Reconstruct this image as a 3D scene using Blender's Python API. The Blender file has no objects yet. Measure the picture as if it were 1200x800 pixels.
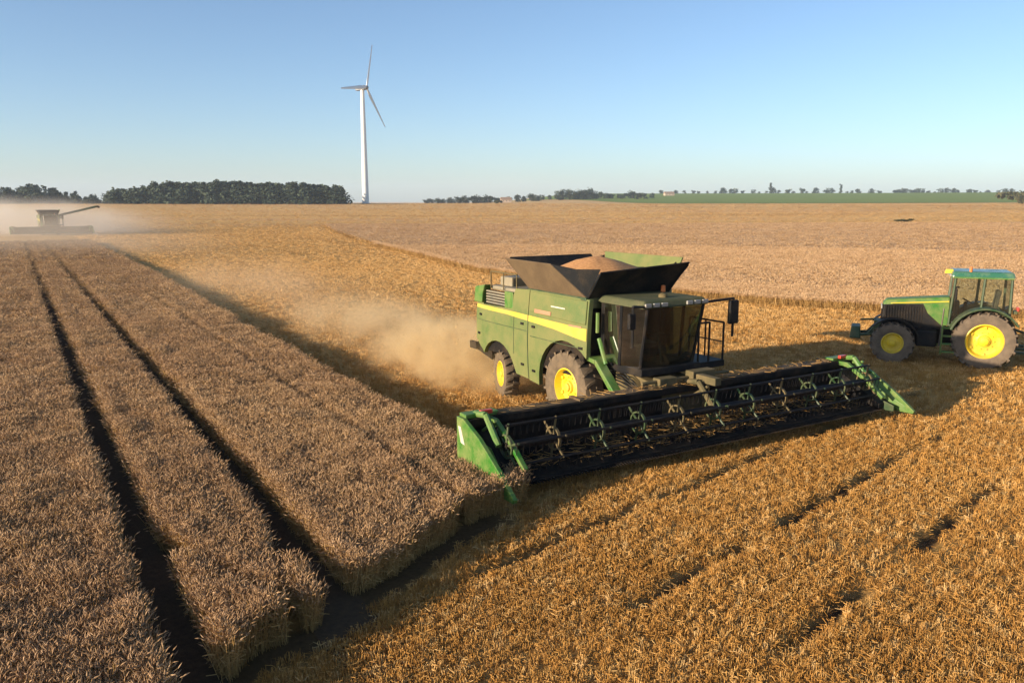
import bpy, math, random
import numpy as np
from mathutils import Vector, Matrix
from mathutils import noise as mnoise

random.seed(7)
rng = np.random.default_rng(11)
SC = bpy.context.scene
COL = SC.collection
R = math.radians

# ------------------------------------------------------------------ camera, sky, sun, exposure
CAM_H = 6.3
cam_d = bpy.data.cameras.new('camera')
cam = bpy.data.objects.new('camera', cam_d)
COL.objects.link(cam)
cam.location = (0, 0, CAM_H)
cam.rotation_euler = (R(90 - 9.795), 0, 0)
cam_d.sensor_width = 36.0
cam_d.lens = 28.5
cam_d.clip_start = 0.1
cam_d.clip_end = 20000
SC.camera = cam

SUN_EL, SHADOW_DIR = 12.8, 31.0            # shadows run towards this angle (from +X, anticlockwise)
sd = Vector((math.cos(R(SHADOW_DIR)) * math.cos(R(SUN_EL)), math.sin(R(SHADOW_DIR)) * math.cos(R(SUN_EL)), -math.sin(R(SUN_EL))))
sun_d = bpy.data.lights.new('sun', 'SUN')
sun_d.energy = 5.0
sun_d.angle = R(0.55)
sun_d.color = (1.0, 0.83, 0.62)
sun = bpy.data.objects.new('sun', sun_d)
sun.rotation_euler = sd.to_track_quat('-Z', 'Y').to_euler()
sun.location = (-40, -30, 40)
COL.objects.link(sun)

W = bpy.data.worlds.new('World')
SC.world = W
W.use_nodes = True
nt = W.node_tree
bg = nt.nodes['Background']
sky = nt.nodes.new('ShaderNodeTexSky')
sky.sky_type = 'NISHITA'
sky.sun_disc = False
sky.sun_elevation = R(SUN_EL)
sky.sun_rotation = math.atan2(-sd.x, -sd.y)  # clockwise from +Y
sky.air_density = 0.78
sky.dust_density = 0.75
sky.ozone_density = 2.6
bg.inputs['Strength'].default_value = 0.117
nt.links.new(sky.outputs['Color'], bg.inputs['Color'])

SC.view_settings.view_transform = 'Standard'
SC.view_settings.look = 'None'
SC.view_settings.gamma = 1.0
SC.view_settings.exposure = 0.82
SC.render.engine = 'CYCLES'
SC.cycles.max_bounces = 6
SC.cycles.diffuse_bounces = 2
SC.cycles.glossy_bounces = 3
SC.cycles.transparent_max_bounces = 12
SC.cycles.volume_bounces = 3
SC.cycles.volume_step_rate = 2.0

# ------------------------------------------------------------------ field frame: q across the drill rows, s along them
RA = R(31.5)
CQ, SQ = math.cos(RA), math.sin(RA)


def qs(x, y):
    return x * CQ + y * SQ, -x * SQ + y * CQ


def xy(q, s):
    return q * CQ - s * SQ, q * SQ + s * CQ


def sstep(a, b, x):
    t = np.clip((np.asarray(x, float) - a) / (b - a), 0, 1)
    return t * t * (3 - 2 * t)


def terrain(x, y):
    x = np.asarray(x, float); y = np.asarray(y, float)
    d = np.hypot(x, y)
    ang = x / np.maximum(np.abs(y), 1e-3)
    z = 4.3 * sstep(110, 760, d)
    z = z + 17.0 * sstep(700, 1700, d) * sstep(-0.08, 0.10, ang) * (y > 0)
    z = z - 5.0 * sstep(800, 1500, d) * (1 - sstep(-0.08, 0.10, ang))
    return z


# ------------------------------------------------------------------ materials
def mat(name):
    m = bpy.data.materials.new(name)
    m.use_nodes = True
    return m, m.node_tree, m.node_tree.nodes['Principled BSDF']


def N(t, kind, **kw):
    n = t.nodes.new(kind)
    for k, v in kw.items():
        if k in n.inputs:
            n.inputs[k].default_value = v
        else:
            setattr(n, k, v)
    return n


def ramp(t, fac, stops):
    r = t.nodes.new('ShaderNodeValToRGB')
    e = r.color_ramp.elements
    while len(e) < len(stops):
        e.new(0.5)
    for el, (p, c) in zip(e, stops):
        el.position = p
        el.color = (*c, 1)
    t.links.new(fac, r.inputs['Fac'])
    return r.outputs['Color']


def mix(t, fac, a, b, mode='MIX'):
    n = t.nodes.new('ShaderNodeMix')
    n.data_type = 'RGBA'
    n.blend_type = mode
    for sock, v in ((n.inputs[0], fac), (n.inputs[6], a), (n.inputs[7], b)):
        if hasattr(v, 'is_linked') or hasattr(v, 'links'):
            t.links.new(v, sock)
        elif isinstance(v, (int, float)):
            sock.default_value = v
        else:
            sock.default_value = (*v, 1)
    return n.outputs[2]


def painted(name, base, rough=0.45, dust=0.35, dustcol=(0.40, 0.30, 0.17), scale=2.2, metallic=0.0, spec=0.5):
    """paint, rubber or steel under an uneven coat of field dust"""
    m, t, b = mat(name)
    tc = N(t, 'ShaderNodeTexCoord')
    n1 = N(t, 'ShaderNodeTexNoise', Scale=scale, Detail=8.0, Roughness=0.65)
    t.links.new(tc.outputs['Object'], n1.inputs['Vector'])
    n2 = N(t, 'ShaderNodeTexNoise', Scale=scale * 14, Detail=4.0, Roughness=0.7)
    t.links.new(tc.outputs['Object'], n2.inputs['Vector'])
    a = N(t, 'ShaderNodeMath', operation='MULTIPLY_ADD')
    t.links.new(n1.outputs['Fac'], a.inputs[0]); a.inputs[1].default_value = 1.5; a.inputs[2].default_value = dust - 0.75
    c = N(t, 'ShaderNodeMath', operation='MULTIPLY_ADD', use_clamp=True)
    t.links.new(n2.outputs['Fac'], c.inputs[0]); c.inputs[1].default_value = 0.5
    t.links.new(a.outputs[0], c.inputs[2])
    d = N(t, 'ShaderNodeMath', operation='SUBTRACT', use_clamp=True)
    t.links.new(c.outputs[0], d.inputs[0]); d.inputs[1].default_value = 0.25
    t.links.new(mix(t, d.outputs[0], base, dustcol), b.inputs['Base Color'])
    r = N(t, 'ShaderNodeMapRange')
    t.links.new(d.outputs[0], r.inputs['Value'])
    r.inputs['To Min'].default_value = rough; r.inputs['To Max'].default_value = 0.9
    t.links.new(r.outputs[0], b.inputs['Roughness'])
    b.inputs['Metallic'].default_value = metallic
    b.inputs['Specular IOR Level'].default_value = spec
    return m


M = {}
M['green'] = painted('green_paint', (0.035, 0.17, 0.022), 0.38, 0.30, (0.30, 0.27, 0.10))
M['panel_green'] = painted('dusty_green_panel', (0.030, 0.112, 0.015), 0.5, 0.60, (0.215, 0.19, 0.065), 1.5)
M['clean_green'] = painted('clean_green_paint', (0.022, 0.15, 0.012), 0.4, 0.28, (0.30, 0.26, 0.09), 3.0)
M['dark_green'] = painted('dark_green_paint', (0.012, 0.050, 0.014), 0.45, 0.22, (0.18, 0.15, 0.07))
M['yellow'] = painted('yellow_paint', (0.78, 0.55, 0.015), 0.4, 0.16, (0.45, 0.33, 0.12))
M['stripe'] = painted('dusty_yellow_stripe', (0.62, 0.46, 0.02), 0.5, 0.45, (0.40, 0.32, 0.10), 2.5)
M['rubber'] = painted('dusty_rubber', (0.022, 0.021, 0.020), 0.8, 0.55, (0.24, 0.17, 0.10), 3.0, 0, 0.3)
M['tractor_rubber'] = painted('grey_dusty_rubber', (0.025, 0.023, 0.022), 0.8, 0.60, (0.24, 0.175, 0.115), 3.0, 0, 0.3)
M['black'] = painted('black_steel', (0.008, 0.008, 0.009), 0.6, 0.06, (0.10, 0.07, 0.04), 2.2, 0, 0.2)
M['dusty_black'] = painted('black_steel_under_chaff', (0.012, 0.011, 0.011), 0.8, 0.12, (0.10, 0.065, 0.035), 1.8, 0, 0.12)
M['chaff'] = painted('chaff_covered_steel', (0.035, 0.045, 0.022), 0.75, 0.5, (0.22, 0.155, 0.075), 2.6, 0, 0.2)
M['brown_cover'] = painted('brown_dusty_cover', (0.085, 0.058, 0.035), 0.8, 0.45, (0.19, 0.13, 0.07), 1.6, 0, 0.2)
M['dark_cover'] = painted('dark_tank_cover', (0.010, 0.011, 0.012), 0.75, 0.05, (0.12, 0.085, 0.05), 1.4, 0, 0.15)
M['steel'] = painted('worn_steel', (0.10, 0.095, 0.09), 0.45, 0.4, (0.16, 0.11, 0.06), 3.0, 0.5)
M['grey'] = painted('grey_trim', (0.13, 0.14, 0.115), 0.55, 0.4)
M['roof_grey'] = painted('dusty_cab_roof', (0.045, 0.065, 0.03), 0.85, 0.45, (0.15, 0.13, 0.07), 2.5, 0, 0.15)
M['tractor_roof'] = painted('green_cab_roof', (0.035, 0.14, 0.085), 0.22, 0.10, (0.25, 0.26, 0.16))
M['red'] = painted('red_reflector', (0.60, 0.05, 0.03), 0.3, 0.12)
M['orange'] = painted('orange_lens', (0.70, 0.16, 0.02), 0.3, 0.10)
M['white'] = painted('white_marking', (0.60, 0.60, 0.52), 0.5, 0.4)
M['decal'] = painted('red_brown_decal', (0.42, 0.14, 0.07), 0.5, 0.4)
M['lamp'] = painted('lamp_lens', (0.30, 0.31, 0.30), 0.15, 0.3)
M['seat'] = painted('seat_fabric', (0.05, 0.05, 0.05), 0.9, 0.2)
M['wall'] = painted('rendered_wall', (0.50, 0.38, 0.30), 0.9, 0.2)
M['roof_tile'] = painted('red_roof_tiles', (0.22, 0.13, 0.10), 0.9, 0.3)
M['pane_dark'] = painted('window_pane', (0.03, 0.035, 0.04), 0.15, 0.05)

m, t, b = mat('turbine_white')
b.inputs['Base Color'].default_value = (0.72, 0.72, 0.70, 1); b.inputs['Roughness'].default_value = 0.45
M['turbine'] = m
m, t, b = mat('turbine_grey')
b.inputs['Base Color'].default_value = (0.16, 0.16, 0.17, 1); b.inputs['Roughness'].default_value = 0.5
M['nacelle'] = m


def glass(name, tint, dust):
    m = bpy.data.materials.new(name); m.use_nodes = True
    t = m.node_tree; t.nodes.clear()
    out = N(t, 'ShaderNodeOutputMaterial')
    tr = N(t, 'ShaderNodeBsdfTransparent'); tr.inputs['Color'].default_value = (*tint, 1)
    gl = N(t, 'ShaderNodeBsdfGlossy'); gl.inputs['Roughness'].default_value = 0.04
    fr = N(t, 'ShaderNodeFresnel', IOR=1.5)
    m1 = N(t, 'ShaderNodeMixShader')
    t.links.new(fr.outputs[0], m1.inputs[0]); t.links.new(tr.outputs[0], m1.inputs[1]); t.links.new(gl.outputs[0], m1.inputs[2])
    df = N(t, 'ShaderNodeBsdfDiffuse'); df.inputs['Color'].default_value = (0.30, 0.25, 0.18, 1)
    no = N(t, 'ShaderNodeTexNoise', Scale=5.0, Detail=6.0)
    mr = N(t, 'ShaderNodeMapRange'); t.links.new(no.outputs['Fac'], mr.inputs['Value'])
    mr.inputs['To Min'].default_value = 0.0; mr.inputs['To Max'].default_value = dust * 2
    m2 = N(t, 'ShaderNodeMixShader')
    t.links.new(mr.outputs[0], m2.inputs[0]); t.links.new(m1.outputs[0], m2.inputs[1]); t.links.new(df.outputs[0], m2.inputs[2])
    t.links.new(m2.outputs[0], out.inputs['Surface'])
    return m


M['glass'] = glass('tinted_cab_glass', (0.20, 0.25, 0.23), 0.03)
M['tractor_glass'] = glass('green_cab_glass', (0.74, 0.82, 0.76), 0.05)


def plantmat(name, stops, rough=0.7, spec=0.25, patch=None, trans=0.25):
    """straw or leaf colour that varies from plant to plant and in broad patches over the field"""
    m, t, b = mat(name)
    oi = N(t, 'ShaderNodeObjectInfo')
    c = ramp(t, oi.outputs['Random'], stops)
    geo = N(t, 'ShaderNodeNewGeometry')
    no = N(t, 'ShaderNodeTexNoise', Scale=0.22, Detail=3.0)
    t.links.new(geo.outputs['Position'], no.inputs['Vector'])
    if patch:
        f = ramp(t, no.outputs['Fac'], [(0.38, (0, 0, 0)), (0.62, (1, 1, 1))])
        c2 = mix(t, f, c, patch, 'MULTIPLY')
        c = c2
    t.links.new(c, b.inputs['Base Color'])
    b.inputs['Roughness'].default_value = rough
    b.inputs['Specular IOR Level'].default_value = spec
    return m


M['ear'] = plantmat('wheat_ears', [(0.0, (0.29, 0.172, 0.080)), (0.5, (0.43, 0.265, 0.130)), (1.0, (0.57, 0.370, 0.195))], patch=(0.88, 0.85, 0.86))
M['pale_ear'] = plantmat('pale_wheat_ears', [(0.0, (0.48, 0.285, 0.14)), (0.5, (0.60, 0.38, 0.195)), (1.0, (0.68, 0.45, 0.25))])
M['stalk'] = plantmat('wheat_stalks', [(0.0, (0.31, 0.175, 0.055)), (0.6, (0.44, 0.26, 0.085)), (1.0, (0.54, 0.34, 0.13))])
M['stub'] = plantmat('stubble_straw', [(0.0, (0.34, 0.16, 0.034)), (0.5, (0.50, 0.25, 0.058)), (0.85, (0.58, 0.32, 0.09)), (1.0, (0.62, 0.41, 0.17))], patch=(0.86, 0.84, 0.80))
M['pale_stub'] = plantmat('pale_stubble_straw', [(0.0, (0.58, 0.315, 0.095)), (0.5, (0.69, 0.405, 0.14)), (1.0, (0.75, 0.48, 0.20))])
M['leaf'] = plantmat('dark_foliage', [(0.0, (0.018, 0.028, 0.018)), (0.5, (0.027, 0.040, 0.023)), (1.0, (0.040, 0.056, 0.030))])
M['leaf_warm'] = plantmat('olive_foliage', [(0.0, (0.045, 0.050, 0.020)), (1.0, (0.085, 0.080, 0.030))])
M['bark'] = painted('bark', (0.075, 0.055, 0.04), 0.9, 0.1)


def rowcoords(t):
    """world position turned into (across rows, along rows)"""
    geo = N(t, 'ShaderNodeNewGeometry')
    mp = N(t, 'ShaderNodeMapping', vector_type='POINT')
    mp.inputs['Rotation'].default_value = (0, 0, -RA)
    t.links.new(geo.outputs['Position'], mp.inputs['Vector'])
    return geo.outputs['Position'], mp.outputs['Vector']


def stretched(t, vec, sx, sy, detail=4.0, rough=0.6):
    mp = N(t, 'ShaderNodeMapping')
    mp.inputs['Scale'].default_value = (sx, sy, 1)
    t.links.new(vec, mp.inputs['Vector'])
    n = N(t, 'ShaderNodeTexNoise', Scale=1.0, Detail=detail, Roughness=rough)
    t.links.new(mp.outputs[0], n.inputs['Vector'])
    return n.outputs['Fac']


def stubble_ground():
    m, t, b = mat('stubble_ground')
    pos, rc = rowcoords(t)
    broad = stretched(t, rc, 0.16, 0.012, 3)          # passes of the machine
    mid = stretched(t, rc, 1.3, 0.06, 5)
    fine = N(t, 'ShaderNodeTexNoise', Scale=9.0, Detail=6.0, Roughness=0.75)
    t.links.new(pos, fine.inputs['Vector'])
    far = stretched(t, pos, 0.004, 0.024, 3)            # strips of the fields beyond
    c = ramp(t, fine.outputs['Fac'], [(0.30, (0.13, 0.068, 0.022)), (0.5, (0.40, 0.205, 0.048)), (0.7, (0.60, 0.34, 0.09))])
    c = mix(t, 0.5, c, ramp(t, mid, [(0.3, (0.33, 0.175, 0.045)), (0.7, (0.55, 0.32, 0.095))]))
    c = mix(t, 0.45, c, ramp(t, broad, [(0.35, (0.46, 0.25, 0.07)), (0.65, (0.66, 0.40, 0.14))]))
    sx = N(t, 'ShaderNodeSeparateXYZ'); t.links.new(pos, sx.inputs[0])
    fr = N(t, 'ShaderNodeMapRange'); t.links.new(sx.outputs['Y'], fr.inputs['Value'])
    fr.inputs['From Min'].default_value = 170; fr.inputs['From Max'].default_value = 260
    fc = ramp(t, far, [(0.35, (0.54, 0.31, 0.11)), (0.5, (0.70, 0.45, 0.17)), (0.62, (0.60, 0.36, 0.16))])
    c = mix(t, fr.outputs[0], c, fc)
    ra = N(t, 'ShaderNodeAttribute', attribute_name='rut_shade')
    c = mix(t, ra.outputs['Fac'], c, ramp(t, fine.outputs['Fac'], [(0.3, (0.028, 0.019, 0.011)), (0.7, (0.085, 0.052, 0.026))]))  # bare soil with the shade of ruts and crop front painted in
    t.links.new(c, b.inputs['Base Color'])
    b.inputs['Roughness'].default_value = 0.95
    b.inputs['Specular IOR Level'].default_value = 0.1
    bp = N(t, 'ShaderNodeBump', Strength=0.8, Distance=0.06)
    t.links.new(fine.outputs['Fac'], bp.inputs['Height'])
    t.links.new(bp.outputs[0], b.inputs['Normal'])
    return m


def simple_ground(name, stops, scale, bump=0.6, dist=0.05):
    m, t, b = mat(name)
    pos, rc = rowcoords(t)
    n = N(t, 'ShaderNodeTexNoise', Scale=scale, Detail=6.0, Roughness=0.7)
    t.links.new(pos, n.inputs['Vector'])
    n2 = stretched(t, rc, 0.25, 0.02, 4)
    c = ramp(t, n.outputs['Fac'], stops)
    c = mix(t, 0.5, c, ramp(t, n2, [(0.3, stops[0][1]), (0.7, stops[-1][1])]))
    t.links.new(c, b.inputs['Base Color'])
    b.inputs['Roughness'].default_value = 0.95
    b.inputs['Specular IOR Level'].default_value = 0.1
    bp = N(t, 'ShaderNodeBump', Strength=bump, Distance=dist)
    t.links.new(n.outputs['Fac'], bp.inputs['Height'])
    t.links.new(bp.outputs[0], b.inputs['Normal'])
    return m


M['ground'] = stubble_ground()
M['soil'] = simple_ground('dark_soil', [(0.3, (0.05, 0.033, 0.02)), (0.7, (0.14, 0.085, 0.042))], 9.0)
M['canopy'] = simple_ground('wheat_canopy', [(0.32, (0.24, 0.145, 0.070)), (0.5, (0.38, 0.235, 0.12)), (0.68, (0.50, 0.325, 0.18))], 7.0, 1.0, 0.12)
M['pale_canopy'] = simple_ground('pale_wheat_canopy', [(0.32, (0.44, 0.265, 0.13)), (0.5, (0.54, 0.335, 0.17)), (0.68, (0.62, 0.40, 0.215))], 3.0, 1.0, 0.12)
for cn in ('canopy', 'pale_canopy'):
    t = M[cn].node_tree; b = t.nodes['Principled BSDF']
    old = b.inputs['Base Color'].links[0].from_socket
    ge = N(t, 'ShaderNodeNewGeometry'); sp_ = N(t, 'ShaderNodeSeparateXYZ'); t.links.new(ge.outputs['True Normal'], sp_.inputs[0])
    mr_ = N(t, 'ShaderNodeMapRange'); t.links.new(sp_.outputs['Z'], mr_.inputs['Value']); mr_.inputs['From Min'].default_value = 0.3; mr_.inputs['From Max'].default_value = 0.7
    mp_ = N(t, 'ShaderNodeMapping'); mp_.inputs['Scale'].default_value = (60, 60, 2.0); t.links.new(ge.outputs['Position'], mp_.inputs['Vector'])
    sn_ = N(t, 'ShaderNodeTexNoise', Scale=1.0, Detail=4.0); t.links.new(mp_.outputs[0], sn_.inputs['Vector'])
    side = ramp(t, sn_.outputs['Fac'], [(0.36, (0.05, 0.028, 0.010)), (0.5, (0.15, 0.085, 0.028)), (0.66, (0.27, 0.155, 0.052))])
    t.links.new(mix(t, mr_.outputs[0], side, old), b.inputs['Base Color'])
M['green_field'] = simple_ground('green_crop', [(0.3, (0.14, 0.20, 0.025)), (0.7, (0.22, 0.27, 0.045))], 0.05)
M['far_field'] = simple_ground('pale_far_field', [(0.3, (0.27, 0.20, 0.12)), (0.7, (0.36, 0.27, 0.15))], 0.05)

m, t, b = mat('grain')
n = N(t, 'ShaderNodeTexNoise', Scale=40.0, Detail=4.0)
t.links.new(ramp(t, n.outputs['Fac'], [(0.3, (0.36, 0.165, 0.055)), (0.7, (0.56, 0.29, 0.11))]), b.inputs['Base Color'])
b.inputs['Roughness'].default_value = 0.8
M['grain'] = m


# ------------------------------------------------------------------ mesh builder
class MB:
    def __init__(self):
        self.v, self.f = [], []

    def add(self, verts, faces):
        o = len(self.v)
        self.v += [tuple(p) for p in verts]
        self.f += [tuple(i + o for i in f) for f in faces]
        return self

    def box(self, c, s, rot=None, taper=None):
        x, y, z = s[0] / 2, s[1] / 2, s[2] / 2
        tx, ty = taper or (1, 1)
        p = [(-x, -y, -z), (x, -y, -z), (x, y, -z), (-x, y, -z), (-x * tx, -y * ty, z), (x * tx, -y * ty, z), (x * tx, y * ty, z), (-x * tx, y * ty, z)]
        if rot is not None:
            mt = Matrix.Rotation(rot[2], 3, 'Z') @ Matrix.Rotation(rot[1], 3, 'Y') @ Matrix.Rotation(rot[0], 3, 'X')
            p = [tuple(mt @ Vector(q)) for q in p]
        p = [(q[0] + c[0], q[1] + c[1], q[2] + c[2]) for q in p]
        return self.add(p, [(0, 3, 2, 1), (4, 5, 6, 7), (0, 1, 5, 4), (1, 2, 6, 5), (2, 3, 7, 6), (3, 0, 4, 7)])

    def hexa(self, bottom, top):
        return self.add(list(bottom) + list(top), [(0, 3, 2, 1), (4, 5, 6, 7), (0, 1, 5, 4), (1, 2, 6, 5), (2, 3, 7, 6), (3, 0, 4, 7)])

    def tube(self, a, b, r, r2=None, n=8, caps=True):
        a, b = Vector(a), Vector(b)
        r2 = r if r2 is None else r2
        d = (b - a).normalized()
        u = d.orthogonal().normalized(); w = d.cross(u)
        vs = []
        for p, rr in ((a, r), (b, r2)):
            for k in range(n):
                an = 2 * math.pi * k / n
                vs.append(tuple(p + u * math.cos(an) * rr + w * math.sin(an) * rr))
        fs = [(k, (k + 1) % n, n + (k + 1) % n, n + k) for k in range(n)]
        if caps:
            fs += [tuple(range(n - 1, -1, -1)), tuple(range(n, 2 * n))]
        return self.add(vs, fs)

    def path(self, pts, r, n=6):
        for a, b in zip(pts, pts[1:]):
            self.tube(a, b, r, n=n)
        return self

    def lathe(self, prof, c=(0, 0, 0), n=32, axis='Y'):
        """prof: (axial, radius) pairs, closed if the first equals the last"""
        vs = []
        for k in range(n):
            an = 2 * math.pi * k / n
            for ax, r in prof:
                p = {'Y': (r * math.cos(an), ax, r * math.sin(an)), 'Z': (r * math.cos(an), r * math.sin(an), ax), 'X': (ax, r * math.cos(an), r * math.sin(an))}[axis]
                vs.append((p[0] + c[0], p[1] + c[1], p[2] + c[2]))
        m_ = len(prof)
        fs = []
        for k in range(n):
            k2 = (k + 1) % n
            for j in range(m_ - 1):
                fs.append((k * m_ + j, k * m_ + j + 1, k2 * m_ + j + 1, k2 * m_ + j))
        return self.add(vs, fs)

    def prism(self, poly, y0, y1, y0b=None, y1b=None):
        """(x, z) outline extruded in y"""
        n = len(poly)
        vs = [(x, y0, z) for x, z in poly] + [(x, y1, z) for x, z in poly]
        fs = [tuple(range(n)), tuple(range(2 * n - 1, n - 1, -1))]
        fs += [(k, n + k, n + (k + 1) % n, (k + 1) % n) for k in range(n)]
        return self.add(vs, fs)

    def build(self, name, m, parent=None, bevel=0.0, smooth=False, loc=None, rot=None):
        me = bpy.data.meshes.new(name)
        me.from_pydata(self.v, [], self.f)
        me.materials.append(m)
        import bmesh
        bm = bmesh.new(); bm.from_mesh(me)
        bmesh.ops.recalc_face_normals(bm, faces=bm.faces)
        bm.to_mesh(me); bm.free()
        if smooth:
            me.shade_smooth()
        o = bpy.data.objects.new(name, me)
        COL.objects.link(o)
        if parent is not None:
            o.parent = parent
        if loc: o.location = loc
        if rot: o.rotation_euler = rot
        if bevel:
            bv = o.modifiers.new('bevel', 'BEVEL'); bv.width = bevel; bv.segments = 2; bv.limit_method = 'ANGLE'; bv.angle_limit = R(35)
        if smooth:
            try:
                me.set_sharp_from_angle(angle=R(38))
            except Exception:
                pass
        return o


def tag(o, label=None, cat=None, group=None, kind=None):
    if label: o['label'] = label
    if cat: o['category'] = cat
    if group: o['group'] = group
    if kind: o['kind'] = kind
    return o


def empty(name, loc=(0, 0, 0), rz=0.0, parent=None):
    o = bpy.data.objects.new(name, None)
    o.empty_display_size = 0.3
    COL.objects.link(o)
    o.location = loc; o.rotation_euler = (0, 0, rz)
    if parent is not None: o.parent = parent
    return o


def kids(o):
    return [c for c in COL.objects if c.parent == o]


def copy_tree(o, parent=None):
    c = o.copy(); COL.objects.link(c); c.parent = parent
    for ch in kids(o):
        copy_tree(ch, c)
    return c


def grid_mesh(name, P, m, faces_mask=None, smooth=True):
    """P: (ny, nx, 3) array of points"""
    ny, nx = P.shape[:2]
    idx = np.arange(ny * nx).reshape(ny, nx)
    F = np.stack([idx[:-1, :-1], idx[:-1, 1:], idx[1:, 1:], idx[1:, :-1]], -1).reshape(-1, 4)
    me = bpy.data.meshes.new(name)
    me.vertices.add(ny * nx); me.vertices.foreach_set('co', P.reshape(-1).astype(np.float32))
    me.loops.add(F.size); me.loops.foreach_set('vertex_index', F.reshape(-1).astype(np.int32))
    me.polygons.add(len(F)); me.polygons.foreach_set('loop_start', (np.arange(len(F)) * 4).astype(np.int32))
    me.update(calc_edges=True); me.validate()
    me.materials.append(m)
    if smooth: me.shade_smooth()
    o = bpy.data.objects.new(name, me); COL.objects.link(o)
    return o


# cheap value noise on numpy arrays
_perm = rng.random((256, 256))


def vnoise(x, y):
    xi = np.floor(x).astype(int); yi = np.floor(y).astype(int)
    fx = x - xi; fy = y - yi
    fx = fx * fx * (3 - 2 * fx); fy = fy * fy * (3 - 2 * fy)
    g = lambda a, b_: _perm[a & 255, b_ & 255]
    return (g(xi, yi) * (1 - fx) + g(xi + 1, yi) * fx) * (1 - fy) + (g(xi, yi + 1) * (1 - fx) + g(xi + 1, yi + 1) * fx) * fy


def fbm(x, y, o=3):
    a, s, tot = 0.0, 1.0, 0.0
    for k in range(o):
        a = a + s * vnoise(x * 2 ** k + 17 * k, y * 2 ** k + 31 * k); tot += s; s *= 0.5
    return a / tot


# ------------------------------------------------------------------ ground
def front_s(q):
    """where the headland begins, for each row of the left-hand crop"""
    q = np.asarray(q, float)
    base = np.interp(q, [-20, 0.5, 1.6, 2.8, 3.6, 4.4, 6.2, 8.0, 9.0], [-1.5, 9.3, 10.1, 11.0, 11.3, 11.9, 12.9, 13.5, 14.0])
    return base + 0.5 * (fbm(q * 1.3, q * 0 + 3.0, 2) - 0.5)


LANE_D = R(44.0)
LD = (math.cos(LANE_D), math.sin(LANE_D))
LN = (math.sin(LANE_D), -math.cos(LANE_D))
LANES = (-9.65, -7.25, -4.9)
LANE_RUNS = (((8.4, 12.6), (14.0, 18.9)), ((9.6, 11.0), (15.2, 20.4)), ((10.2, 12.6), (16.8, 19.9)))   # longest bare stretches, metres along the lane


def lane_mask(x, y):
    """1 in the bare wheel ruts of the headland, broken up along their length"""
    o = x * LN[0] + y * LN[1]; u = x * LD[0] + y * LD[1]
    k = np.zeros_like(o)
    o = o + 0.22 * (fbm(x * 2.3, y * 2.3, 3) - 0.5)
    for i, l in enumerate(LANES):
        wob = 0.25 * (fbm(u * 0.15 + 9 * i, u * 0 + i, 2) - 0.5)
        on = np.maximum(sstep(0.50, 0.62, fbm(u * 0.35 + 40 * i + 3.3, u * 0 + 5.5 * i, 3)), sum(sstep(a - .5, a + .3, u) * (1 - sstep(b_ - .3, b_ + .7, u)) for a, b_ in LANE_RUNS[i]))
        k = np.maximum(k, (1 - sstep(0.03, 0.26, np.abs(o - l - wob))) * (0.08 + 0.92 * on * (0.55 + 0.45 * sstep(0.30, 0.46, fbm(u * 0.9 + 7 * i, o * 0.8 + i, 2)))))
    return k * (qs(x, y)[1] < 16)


def front_shade_strip(x, y):  # shade band painted along the crop front; stubble is thinned there too
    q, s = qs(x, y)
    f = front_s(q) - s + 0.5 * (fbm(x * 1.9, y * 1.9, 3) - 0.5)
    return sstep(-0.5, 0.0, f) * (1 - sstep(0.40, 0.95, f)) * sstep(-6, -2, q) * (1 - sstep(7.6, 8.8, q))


def ground_z(x, y):
    d = np.hypot(x, y)
    z = terrain(x, y)
    near = 1 - sstep(30, 70, d)
    z = z + near * (0.05 * (fbm(x * 0.7, y * 0.7, 3) - 0.5)) - 0.13 * lane_mask(x, y)
    return z


rad = np.concatenate([[0.0], np.geomspace(2.0, 5.5, 20, endpoint=False), np.geomspace(5.5, 40.0, 330, endpoint=False), np.geomspace(40.0, 7000.0, 260)])
th = np.concatenate([np.linspace(R(40), R(140), 700, endpoint=False), np.linspace(R(140), R(400), 130)])
RR, TT = np.meshgrid(rad, th, indexing='ij')
GX, GY = RR * np.cos(TT), RR * np.sin(TT)
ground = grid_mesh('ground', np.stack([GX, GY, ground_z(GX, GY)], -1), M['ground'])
at = ground.data.attributes.new('rut_shade', 'FLOAT', 'POINT')
at.data.foreach_set('value', np.maximum(lane_mask(GX, GY), 0.9 * front_shade_strip(GX, GY)).reshape(-1).astype(np.float32))  # wheel ruts plus the painted shade band before the crop
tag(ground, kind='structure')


def draped(name, xs, d0, d1, m, lift, ny=60):
    """a field lying on the terrain between two distances, for a fan of bearings (x per unit of y)"""
    a = np.linspace(xs[0], xs[1], 160)[None, :]
    f = np.linspace(0, 1, ny)[:, None]
    near = np.broadcast_to(np.asarray(d0(a)), a.shape); far = np.broadcast_to(np.asarray(d1(a)), a.shape)
    y = near * (far / near) ** f
    x = a * y
    o = grid_mesh(name, np.stack([x, y, terrain(x, y) + lift], -1), m)
    return tag(o, kind='structure')


draped('green_field', (0.0, 0.80), lambda a: 1150 - 430 * sstep(0.0, 0.2, a), lambda a: 1170 + 600 * sstep(0.0, 0.05, a), M['green_field'], 0.25)


def strip(name, q0, q1, s0, s1, m, lift=0.012):
    qq = np.linspace(q0, q1, 5)[None, :]; ss = np.linspace(s0, s1, 240)[:, None]
    wob = 0.06 * (fbm(ss * 0.4 + q0, ss * 0, 2) - 0.5)
    x, y = xy(qq + wob, ss)
    return tag(grid_mesh(name, np.stack([x, y, ground_z(x, y) + lift], -1), m), kind='structure')


strip('tramline_soil', 0.95, 1.95, 8.0, 150, M['soil'])
strip('tramline_soil', 3.3, 4.3, 9.0, 150, M['soil'])

# ------------------------------------------------------------------ standing wheat
CROP_H = 0.62


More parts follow.
